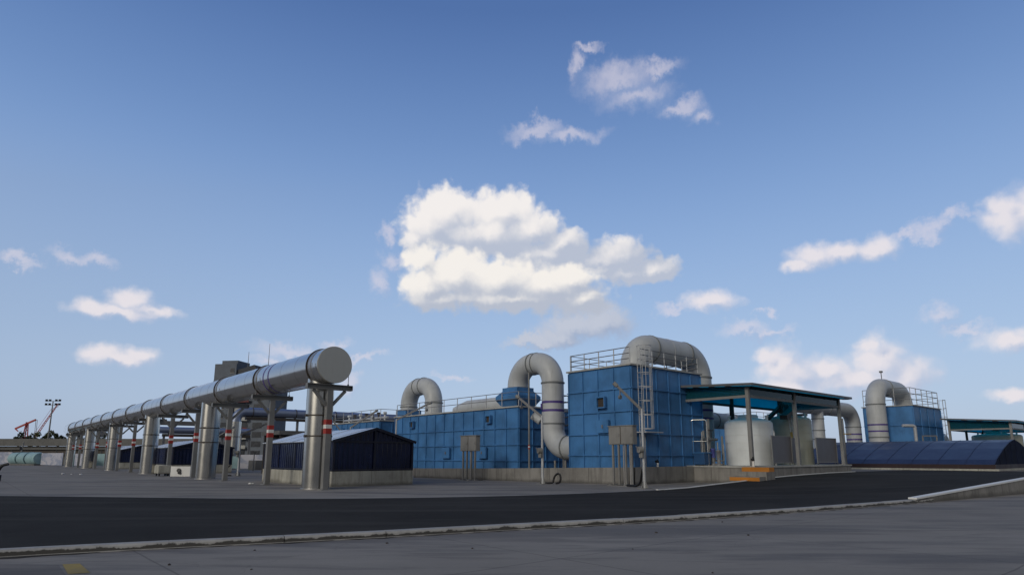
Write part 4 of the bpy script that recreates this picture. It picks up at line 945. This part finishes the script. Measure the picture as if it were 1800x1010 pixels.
# ------------------------------------------------------------------ swing arm poles
def arm_pole(x, y, h, ax, ay, az_, label, hose=None, gear=True):
    t = Thing('arm_pole', (x, y, 0), label, 'pole', 'poles with sloping arms')
    po = t.part('pole', MB().tube([(x, y, .02), (x, y, h * .35), (x, y, h)], [.085, .075, .065], 14), 'rail_white')
    t.part('base_plate', MB().box(x - .26, x + .26, y - .26, y + .26, 0, .03), 'galvanised')
    for a in (0, math.pi / 2, math.pi, 1.5 * math.pi):
        t.part('gusset', MB().poly([(x + math.cos(a) * .07, y + math.sin(a) * .07, .03), (x + math.cos(a) * .24, y + math.sin(a) * .24, .03), (x + math.cos(a) * .07, y + math.sin(a) * .07, .40)], (math.sin(a) * .014, -math.cos(a) * .014, 0)), 'galvanised', po)
    arm = t.part('arm', MB().beam((x, y, h - .06), (ax, ay, az_), .11, .13), 'rail_dark')
    e = Vector((ax, ay, az_)); v = Vector((x, y, h)) - e; v.normalize()
    t.part('pulley', MB().tube([e + v * .35 + Vector((0, 0, -.02)), e + v * .35 + Vector((0, 0, -.42))], .03, 8).tube([e + v * .35 + Vector((0, -.05, -.45)), e + v * .35 + Vector((0, .05, -.45))], .11, 14), 'rail_dark', arm)
    t.part('end_fitting', MB().tube([e - v * .1, e + v * .16], .11, 12), 'frame_grey', arm)
    if gear:
        w = t.part('winch', MB().tube([(x - .3, y + .08, 1.95), (x - .08, y + .0, 1.95)], .17, 14).box(x - .22, x - .1, y - .1, y + .12, 1.55, 1.8), 'cabinet_grey')
        t.part('crank', MB().beam((x - .32, y + .08, 1.95), (x - .34, y + .2, 2.15), .035), 'rail_dark', w)
    if hose:
        t.part('hose', MB().tube(catmull(hose, 6), .06, 10), 'black_rubber')
arm_pole(26.58, 28.0, 4.05, 25.9, 29.5, 5.27, 'pale pole with sloping arm between the low and tall blue tanks, hose looping below',
         [(26.7, 27.85, .05), (26.8, 27.6, .07), (26.9, 27.45, .12), (26.95, 27.38, .40), (27.0, 27.22, .58), (27.02, 27.02, .58), (27.02, 26.92, .36), (27.0, 27.0, .12), (26.95, 27.25, .06)])
arm_pole(26.8, 20.65, 4.05, 25.9, 21.65, 5.38, 'pale pole with dark sloping arm in front of the tall blue tank, hose lying below',
         [(27.0, 20.9, .95), (27.15, 21.1, .62), (27.3, 21.3, .30), (27.4, 21.6, .10), (27.5, 22.0, .08), (27.55, 22.4, .08)])
arm_pole(26.7, 45.35, 4.6, 28.7, 43.4, 5.93, 'thin pole with sloping arm rising behind the right eave of the near shed', gear=False)
arm_pole(26.7, 53.4, 4.25, 28.3, 51.6, 5.7, 'thin pole with a sloping arm rising behind the ridge of the near navy shed', gear=False)
arm_pole(26.3, 54.6, 4.0, 25.2, 55.3, 5.55, 'dark sloping arm pole right beside the nearest T shaped support, behind the near shed', gear=False)
arm_pole(18.0, 56.2, 3.5, 19.6, 53.2, 4.55, 'pole with a sloping arm under the raised pipe, left of the near navy shed', [(17.6, 56.6, .05), (17.2, 56.9, .12), (17.2, 56.6, .6), (17.4, 56.4, .9)])
arm_pole(21.8, 77, 3.7, 22.9, 74.2, 4.8, 'small far pole with a sloping arm showing just right of the second nearest round column', gear=False)
t_ = Thing('stay_post', (30.2, 33.15, .6), 'slim post with small red and white band in the gap left of the tall tank', 'post')
sp_ = t_.part('post', MB().tube([(30.2, 33.15, .62), (30.2, 33.15, 7.5)], .065, 10), 'galvanised')
t_.part('cap_bracket', MB().beam((30.2, 33.15, 7.5), (31.1, 33.3, 7.6), .08), 'galvanised')
for za, zb, mm in ((2.12, 2.22, 'red_paint'), (2.22, 2.33, 'white_paint'), (2.33, 2.42, 'red_paint')): t_.part('warning_band', MB().tube([(30.2, 33.15, za), (30.2, 33.15, zb)], .075, 10), mm, sp_)
for i, (x, y) in enumerate(((30.9, 31.3), (31.5, 30.9), (32.2, 30.8))):
    tt = Thing('duct_stand', (x, y, .6), 'short steel prop under the lower bend of the banded duct, %s of three' % ('left', 'middle', 'right')[i], 'stand', 'props under the duct bend')
    tt.part('prop', MB().tube([(x, y, .62), (x, y, 1.35)], .08, 10), 'galvanised'); tt.part('foot', MB().box(x - .14, x + .14, y - .14, y + .14, .62, .65), 'rail_dark')

t_ = Thing('pipe_rack', (34.5, 32, .6), 'rack of pale pipes and rails in the gap behind the banded duct', 'pipework')
for i, (z, r) in enumerate(((3.9, .07), (4.5, .05), (4.95, .09), (5.6, .04), (6.1, .04))):
    t_.part('pipe', MB().tube([(34.2, 29.7, z), (34.2, 34.5, z)], r, 10), 'galvanised' if i != 2 else 'rail_white')
for y in (30.4, 32.0, 33.9): t_.part('upright', MB().box(34.32, 34.44, y - .06, y + .06, .62, 6.2), 'frame_grey')

# ------------------------------------------------------------------ small things near the yard floor
t_ = Thing('notice_board', (13.95, 57.6, 0), 'white painted low board with a dark blot leaning in front of the second navy shed', 'board')
bb = MB().beam((13.3, 58.1, .42), (14.5, 57.0, .42), .06, .80); t_.part('board', bb, 'white_paint')
t_.part('dark_figure', MB().tube([(13.78, 57.58, .50), (13.72, 57.52, .52)], .16, 10).tube([(13.82, 57.53, .32), (13.76, 57.47, .32)], .12, 10), 'black_rubber')
t_.part('stay', MB().beam((14.2, 57.5, .0), (13.95, 57.62, .7), .05), 'galvanised')
t_ = Thing('planter_box', (13.1, 60.6, 0), 'low cream box on small wheels beside the fourth nearest T shaped support', 'box')
t_.part('box_body', MB().box(12.75, 13.7, 59.9, 61.3, .22, .88), 'wall_cream', bev=.03)
for (x, y) in ((12.9, 60.1), (13.55, 60.1), (12.9, 61.1), (13.55, 61.1)): t_.part('wheel', MB().tube([(x - .04, y, .12), (x + .04, y, .12)], .12, 14), 'black_rubber')
t_ = Thing('yard_hose', (2.3, 54.8, 0), 'black hose end curling up from the yard at the left edge of the picture', 'hose')
t_.part('hose', MB().tube(catmull([(1.3, 55, .05), (1.9, 54.9, .15), (2.1, 54.8, .6), (2.3, 54.7, 1.0), (2.6, 54.5, 1.12)], 6), .09, 10), 'black_rubber')
t_.part('hydrant', MB().tube([(2.2, 54.6, 0), (2.2, 54.6, .42)], .13, 12), 'black_rubber')
random.seed(11)
for i, (x, y, s) in enumerate([(7.5, 72.2, .15), (8.0, 70.6, .09), (8.5, 68.8, .15), (8.1, 71.4, .07), (13.2, 38.9, .12), (13.5, 39.3, .08)]):
    bm = MB(); pts = []
    for lat in range(5):
        for lon in range(8):
            a = math.pi * lat / 4; b = 2 * math.pi * lon / 8; q = s * random.uniform(.75, 1.15)
            pts.append((x + q * math.sin(a) * math.cos(b), y + q * math.sin(a) * math.sin(b), max(0.0, .35 * q + .38 * q * math.cos(a))))
    bm.add(pts, [(l * 8 + k, l * 8 + (k + 1) % 8, (l + 1) * 8 + (k + 1) % 8, (l + 1) * 8 + k) for l in range(4) for k in range(8)])
    o = bm.build('plastic_scrap', 'white_paint', None, (x, y, 0)); tag(o, 'pale scrap of rubbish on the yard %s' % ('left of the raised pipe' if i < 4 else 'at the foot of the second T support'), 'rubbish', 'pale rubbish left of the raised pipe' if i < 4 else 'pale rubbish by the second T support')
ST = [(5.2, 6.9), (9.2, 7.4), (7.1, 9.3), (3.0, 8.1), (11.5, 8.6), (6.3, 10.9), (4.4, 5.6), (8.2, 5.2), (3.4, 9.7), (12.6, 7.1), (2.6, 10.9), (4.1, 11.6), (14.6, 8.9), (2.2, 8.9)]
for i, (x, y) in enumerate(ST):
    s = random.uniform(.016, .034); bm = bmesh.new(); bmesh.ops.create_icosphere(bm, subdivisions=1, radius=s)
    for v in bm.verts: v.co *= random.uniform(.7, 1.2); v.co.z *= .6; v.co.z += s * .35
    me = bpy.data.meshes.new('stone'); bm.to_mesh(me); bm.free(); me.materials.append(MATS['brown_dark'])
    o = bpy.data.objects.new('stone', me); COL.objects.link(o); o.location = (x, y, 0); tag(o, 'small dark stone lying on the concrete in front of the kerb', 'stone', 'dark stones on the near concrete')

# ------------------------------------------------------------------ things behind the raised pipe, far left
def pipe_bridge(label, x0, x1, y, z, r, legs, elbow=False):
    t = Thing('blue_pipeline', (x0, y, z), label, 'pipeline', 'far blue grey pipelines')
    path = [(x0, y, z), (x1, y, z)]
    if elbow: path = rounded([(x0, y, .3), (x0, y, z), (x1, y, z)], [1.1])
    sh = t.part('pipe_shell', MB().tube(path, r, 24), 'blue_steel')
    k = x0 + 2
    while k < x1: t.part('flange', MB().ring((k, y, z), XD, r - .005, .1, .05), 'brown_dark', sh); k += 6
    t.part('carrier_beam', MB().box(x0 + 1.2, x1, y - .35, y + .35, z - r - .42, z - r - .04), 'brown_dark')
    for x in legs: t.part('leg', MB().box(x - .14, x + .14, y - .14, y + .14, 0, z - r - .43), 'rail_dark')
pipe_bridge('blue grey pipeline on legs crossing behind the near navy shed roof', 27.6, 62, 88.5, 7.55, .62, (36, 37.6, 46, 54, 62), True)
t_ = Thing('pipe_column', (27.6, 88.5, 0), 'stainless upright where the far blue grey pipeline turns down, beside the third T support', 'column')
t_.part('column_shell', MB().tube([(27.6, 88.5, 0), (27.6, 88.5, 6.2)], .68, 28), 'stainless'); t_.part('clamp_band', MB().ring((27.6, 88.5, 4.2), UDIR, .675, .08, .04), 'brown_dark')
pipe_bridge('low blue grey pipeline behind the second navy shed, seen between the columns', 20.6, 34.0, 102, 5.35, .48, (22, 26, 30, 34))
t_ = Thing('gantry', (20.6, 103.5, 0), 'concrete coloured gantry beam above the low blue grey pipeline', 'gantry')
t_.part('beam', MB().box(20.4, 34, 103.2, 104, 6.15, 6.75), 'viaduct_concrete')
for x in (21, 27, 33): t_.part('leg', MB().box(x - .2, x + .2, 103.4, 103.8, 0, 6.15), 'viaduct_concrete')
# small canopy with machinery
t_ = Thing('flat_canopy', (24, 61, 0), 'flat grey canopy on posts between the third and second nearest T shaped supports', 'canopy')
t_.part('roof_slab', MB().box(22.2, 27.6, 58.6, 63.2, 3.62, 3.98), 'viaduct_concrete')
for (x, y) in ((22.5, 58.9), (27.3, 58.9), (22.5, 62.9), (27.3, 62.9), (24.9, 58.9)): t_.part('post', MB().box(x - .12, x + .12, y - .12, y + .12, 0, 3.62), 'brown_dark')
t_.part('soffit_beam', MB().box(22.4, 27.4, 60.6, 61.2, 3.3, 3.615), 'brown_dark')
t_ = Thing('pump_set', (23.6, 61, 0), 'upright white pipes and dark pump gear beneath the flat grey canopy', 'pump')
t_.part('base', MB().box(22.8, 26.6, 60.2, 62, 0, .5), 'wall_cream'); t_.part('motor', MB().tube([(24.6, 61, .5), (24.6, 61, 1.6), (24.6, 61, 2.4)], [.5, .42, .25], 16), 'brown_dark')
for x in (23.2, 25.4): t_.part('pipe', MB().tube([(x, 60.6, .5), (x, 60.6, 3.3)], .12, 10), 'white_paint')
random.seed(5)
for i in range(7):
    x, y = 20.6 + i * 1.15, 80 - i * 1.6; h = random.uniform(1.3, 2.3)
    tt = Thing('valve_post', (x, y, 0), 'slim upright valve stand among others in the yard gap left of the flat canopy', 'valve', 'valve stands in the yard gap')
    tt.part('stem', MB().tube([(x, y, 0), (x, y, h)], .06, 8), 'rail_dark'); tt.part('hand_wheel', MB().ring((x, y, h), UDIR, .14, .06, .06, 14).beam((x - .17, y, h), (x + .17, y, h), .04), ('yellow_paint', 'brown_dark', 'galvanised')[i % 3])
t_ = Thing('concrete_block', (28.8, 81, 0), 'plain concrete block at the foot of the pale hoarding, left of the near navy shed', 'block')
t_.part('block_body', MB().box(27.6, 30.2, 80, 82.5, 0, 1.15), 'viaduct_concrete', bev=.04)

# hoardings: pale printed panels along the yard's far edge
HB_ = [(-14, 172, -3, 170, 2.5), (5.0, 168.5, 8.1, 161, 2.4), (11.7, 147, 13.9, 136.5, 2.15), (14.8, 134, 16.0, 129, 2.0), (24.5, 89.5, 27.8, 86.6, 1.55), (27.9, 86.5, 33.5, 81.6, 1.75), (18, 131, 24, 125, 2)]
lab = ['pale printed hoarding panel at the far left edge of the yard', 'pale hoarding panel left of the teal ribbed tank', 'pale hoarding panel printed with grey hills, between the teal tank and the farthest column',
       'short pale hoarding seen between the two farthest round columns', 'pale teal hoarding right of the second nearest round column', 'pale hoarding below the flat grey canopy', 'bluish hoarding between the third and fourth farthest round columns']
for i, (xa, ya, xb, yb, h) in enumerate(HB_):
    t = Thing('hoarding', (xa, ya, 0), lab[i], 'hoarding', 'pale hoardings round the yard')
    t.part('panel', MB().beam((xa, ya, h / 2 + .1), (xb, yb, h / 2 + .1), .08, h), 'hoarding_print' if i not in (4, 6) else 'teal_frp')
    L = math.hypot(xb - xa, yb - ya); n = max(2, int(L / 2.5) + 1)
    d = Vector((yb - ya, xa - xb, 0)).normalized() * -.1
    pm = [t.part('post', MB().box(xa + (xb - xa) * k / (n - 1) + d.x - .05, xa + (xb - xa) * k / (n - 1) + d.x + .05, ya + (yb - ya) * k / (n - 1) + d.y - .05, ya + (yb - ya) * k / (n - 1) + d.y + .05, 0, h + .12), 'galvanised') for k in range(n)]
t_ = Thing('ribbed_tank', (9.8, 154, 0), 'pale teal ribbed tank lying in front of the hoarding at the far left', 'tank')
a_, b_ = Vector((8.3, 160, 1.25)), Vector((11.5, 147.6, 1.25))
pth = [a_.lerp(b_, k / 24) for k in range(25)]
t_.part('tank_shell', MB().tube(pth, [1.16 if k % 8 else 1.0 for k in range(25)], 28), 'teal_frp')
for f in (.33, .66): q = a_.lerp(b_, f); t_.part('hoop', MB().ring(q, b_ - a_, 1.12, .3, .12), 'teal_frp')
t_.part('cradle', MB().beam(a_ + Vector((0, 0, -1.1)), b_ + Vector((0, 0, -1.1)), 1.6, .28), 'viaduct_concrete')
# elevated concrete road
t_ = Thing('elevated_road', (-10, 180, 0), 'long grey concrete elevated road crossing the background at the left', 'bridge')
va, vb = Vector((-60, 228, 0)), Vector((40, 143, 0)); dv = (vb - va).normalized(); L = (vb - va).length
t_.part('parapet', MB().beam(va + Vector((0, 0, 4.55)), vb + Vector((0, 0, 4.55)), .5, 1.5), 'viaduct_concrete')
t_.part('deck_slab', MB().beam(va + Vector((2.9, 2.9, 3.4)), vb + Vector((2.9, 2.9, 3.4)), 7.5, .7), 'viaduct_concrete')
for k in range(14):
    q = va + dv * (L * (k + .5) / 14) + Vector((1.2, 1.2, 0)); t_.part('pier', MB().box(q.x - .8, q.x + .8, q.y - .8, q.y + .8, 0, 3.04), 'viaduct_concrete')
t_.part('gap_shade_beam', MB().beam(va + Vector((.7, .7, 2.45)), vb + Vector((.7, .7, 2.45)), .4, 1.15), 'brown_dark')  # dark beam added to stand for the shaded gap under the deck
t_.part('low_wall', MB().beam(va + Vector((.9, .9, .95)), vb + Vector((.9, .9, .95)), .3, 1.9), 'viaduct_concrete')
# trees beyond the elevated road
def tree(x, y, zc, rx, h, label, mat='leaf_dark', n=1100):
    t = Thing('tree', (x, y, 0), label, 'tree', 'trees beyond the elevated road')
    tr = MB().tube([(x, y, 0), (x + .1, y, zc * .6), (x, y, zc)], [.28, .2, .1], 8)
    for i in range(5): a = i * 1.3; tr.tube([(x, y, zc * .55 + i * .2), (x + math.cos(a) * rx * .6, y + math.sin(a) * rx * .6, zc + random.uniform(-.3, .8))], [.1, .03], 5)
    t.part('trunk', tr, 'bark')
    cl = [(random.gauss(0, .45) * rx, random.gauss(0, .45) * rx, random.uniform(-.5, .6) * h, random.uniform(.3, .55) * rx) for _ in range(9)]
    m = MB()
    for _ in range(n):
        c = random.choice(cl); v = Vector((random.gauss(0, 1), random.gauss(0, 1), random.gauss(0, 1))).normalized() * c[3] * random.uniform(.5, 1.05)
        p = Vector((x + c[0], y + c[1], zc + c[2])) + v; s = random.uniform(.14, .32)
        a = Vector((random.gauss(0, 1), random.gauss(0, 1), random.gauss(0, 1))).normalized(); b = a.cross(Vector((random.random(), random.random(), random.random() + .1))).normalized()
        m.add([p - a * s, p + b * s * .6, p + a * s, p - b * s * .6], [(0, 1, 2, 3)])
    t.part('crown', m, mat)
random.seed(21)
for (x, y, zc, rx, h, lb, mm) in [(a_, b_ , c_ + .2, d_ * 1.1, e_ * 1.1, f_, g_) for (a_, b_, c_, d_, e_, f_, g_) in [(11.9, 217, 6.0, 1.7, 2.2, 'dark tree under the red derrick at the far left', 'leaf_dark'), (14.2, 215, 5.4, 1.7, 1.6, 'dark rounded tree just right of the red derrick base', 'leaf_dark'), (16.0, 214, 5.2, 1.2, 1.2, 'small low dark tree left of the olive tree', 'leaf_dark'),
        (17.6, 212, 6.3, 1.4, 2.6, 'olive green upright tree beside the floodlight mast', 'leaf_olive'), (19.9, 210, 5.8, 1.3, 2.0, 'dark tree between the floodlight mast and the farthest column', 'leaf_dark'),
        (23.0, 207, 6.2, 1.8, 2.6, 'dark tree directly behind the far bend of the raised pipe', 'leaf_dark'), (27.5, 203, 5.8, 1.8, 2.2, 'dark tree between the farthest round columns', 'leaf_dark')]]:
    tree(x, y, zc, rx, h, lb, mm)
# floodlight mast
mx_, my_ = 16.75, 200.0
t_ = Thing('floodlight_mast', (mx_, my_, 0), 'tall thin floodlight mast with two rows of lamps at the far left', 'mast')
ms = t_.part('mast', MB().tube([(mx_, my_, 0), (mx_, my_, 15.6)], [.24, .12], 10), 'galvanised')
fr_ = Vector((math.cos(HEAD), -math.sin(HEAD), 0))
hf = MB()
for z in (14.6, 15.6): hf.beam(Vector((mx_, my_, z)) - fr_ * 1.9, Vector((mx_, my_, z)) + fr_ * 1.9, .1, .1)
t_.part('head_frame', hf.beam(Vector((mx_, my_, 13.6)), Vector((mx_, my_, 14.3)) + fr_ * 1.6, .08), 'rail_dark', ms)
for z in (14.6, 15.6):
    for k in (-1.7, -.8, .8, 1.7):
        q = Vector((mx_, my_, z)) + fr_ * k; t_.part('floodlight', MB().box(q.x - .26, q.x + .26, q.y - .26, q.y + .26, z - .02, z + .46), 'lamp_dark')
# small post lamps by the elevated road
t_ = Thing('leaning_pole', (9.0, 158, 0), 'short pale pole in front of the elevated road at the far left', 'pole')
t_.part('pole', MB().tube([(9.0, 158, 0), (9.4, 157.6, 4.4)], .12, 8), 'galvanised'); t_.part('junction_box', MB().box(8.9, 9.3, 157.6, 158, 2.9, 3.5), 'lamp_dark')
# red derrick and lattice boom
t_ = Thing('crane', (17.9, 292, 0), 'distant red crane with bent jib and long thin lattice boom at the far left', 'crane')
b0 = Vector((18.4, 291, 8.0)); tw = MB(); 
top = Vector((17.6, 291.6, 14.0))
for dx, dy in ((-.9, 0), (.9, 0), (0, .9)): tw.beam(b0 + Vector((dx - .9, dy, -2)), top + Vector((dx * .3, dy * .3, 0)), .35)
for k in range(6): z = 6.5 + k * 1.25; tw.beam((16.7 + k * .12, 291.4, z), (18.5 - k * .12, 291.4, z + 1.1), .18)
t_.part('tower', tw, 'crane_red')
jl, jr = Vector((14.5, 294.2, 11.6)), Vector((19.9, 289.9, 14.9))
t_.part('jib', MB().beam(jl, jr, .5, .55).beam(jl, jl + Vector((.9, -.7, -.9)), .3, .3), 'crane_red')
t_.part('stay', MB().beam(jr, (20.2, 290, 6.8), .14).beam(jr + Vector((.4, -.3, 0)), (20.6, 289.8, 6.8), .14), 'rail_dark')
bo = MB(); pa, pb = Vector((19.8, 290.5, 7.3)), Vector((25.3, 283.2, 20.6)); ofs = fr_ * .42
for s_ in (-1, 1): bo.beam(pa + ofs * s_, pb + ofs * s_ * .4, .16)
for k in range(16): bo.beam(pa.lerp(pb, k / 16) + ofs * (1 if k % 2 else -1) * (1 - .6 * k / 16), pa.lerp(pb, (k + 1) / 16) + ofs * (-1 if k % 2 else 1) * (1 - .6 * (k + 1) / 16), .1)
bo.tube([pa + Vector((-.6, 0, 1)), pb.lerp(pa, .12) + Vector((-.8, .3, .3))], .05, 5)
t_.part('boom', bo, 'crane_red')

# ------------------------------------------------------------------ apartment tower
tx, ty = 58.0, 211.5
t_ = Thing('apartment_tower', (tx, ty, 0), 'grey apartment tower with stacked windows and balconies behind the raised pipe', 'building')
ux, uy = Vector((math.cos(HEAD + .15), -math.sin(HEAD + .15), 0)), Vector((math.sin(HEAD + .15), math.cos(HEAD + .15), 0))
def tb(mb, a0, a1, b0, b1, z0, z1):
    o = Vector((tx, ty, 0)); vs = [o + ux * a + uy * b + Vector((0, 0, z)) for a in (a0, a1) for b in (b0, b1) for z in (z0, z1)]
    return mb.add(vs, [(0, 1, 3, 2), (4, 6, 7, 5), (0, 4, 5, 1), (2, 3, 7, 6), (0, 2, 6, 4), (1, 5, 7, 3)])
w1 = MB(); tb(w1, .2, 7.6, 0, 10, 0, 30.4); tb(w1, 1.8, 7.2, 1.2, 8, 30.4, 31.6); tb(w1, -1.6, .19, 2.5, 9, 0, 25.5)
o = Vector((tx, ty, 0))
wl = t_.part('wall', w1, 'tower_render')
w2 = MB(); tb(w2, 7.62, 19.5, 1.0, 11, 0, 27.2); t_.part('wall', w2, 'tower_render')
rfm = MB().poly([o + ux * 7.4 + uy * .6 + Vector((0, 0, 27.21)), o + ux * 15.2 + uy * .6 + Vector((0, 0, 27.21)), o + ux * 13.2 + uy * .6 + Vector((0, 0, 30.0)), o + ux * 7.4 + uy * .6 + Vector((0, 0, 28.4))], uy * 8)
t_.part('roof', rfm, 'tower_roof')
for fl in range(10):
    z = 1.2 + fl * 2.85
    for a in ((.8, 3.0, 5.4) if fl < 8 else (5.6,)):
        fw = t_.part('window', tb(MB(), a, a + 1.4, -.06, -.01, z + .7, z + 2.1), 'window_dark')
        t_.part('sill', tb(MB(), a - .1, a + 1.5, -.16, -.065, z + .58, z + .69), 'slab_edge', fw)
    if fl < 9:
        for a in (8.6, 13.6):
            fw = t_.part('window', tb(MB(), a + .3, a + 3.4, .93, .98, z + .5, z + 2.2), 'window_dark')
        t_.part('balcony', tb(tb(MB(), 8.2, 12.7, -.2, .92, z - .1, z + .05), 8.2, 12.7, -.2, -.1, z + .051, z + .95), 'slab_edge' if fl % 3 else 'tower_red')
for (a, h0, h1) in ((9.6, 28.0, 34.6), (16.6, 27.2, 37.0)): q = o + ux * a + uy * 3; t_.part('antenna', MB().tube([(q.x, q.y, h0), (q.x, q.y, h1)], [.12, .06], 6), 'rail_dark')
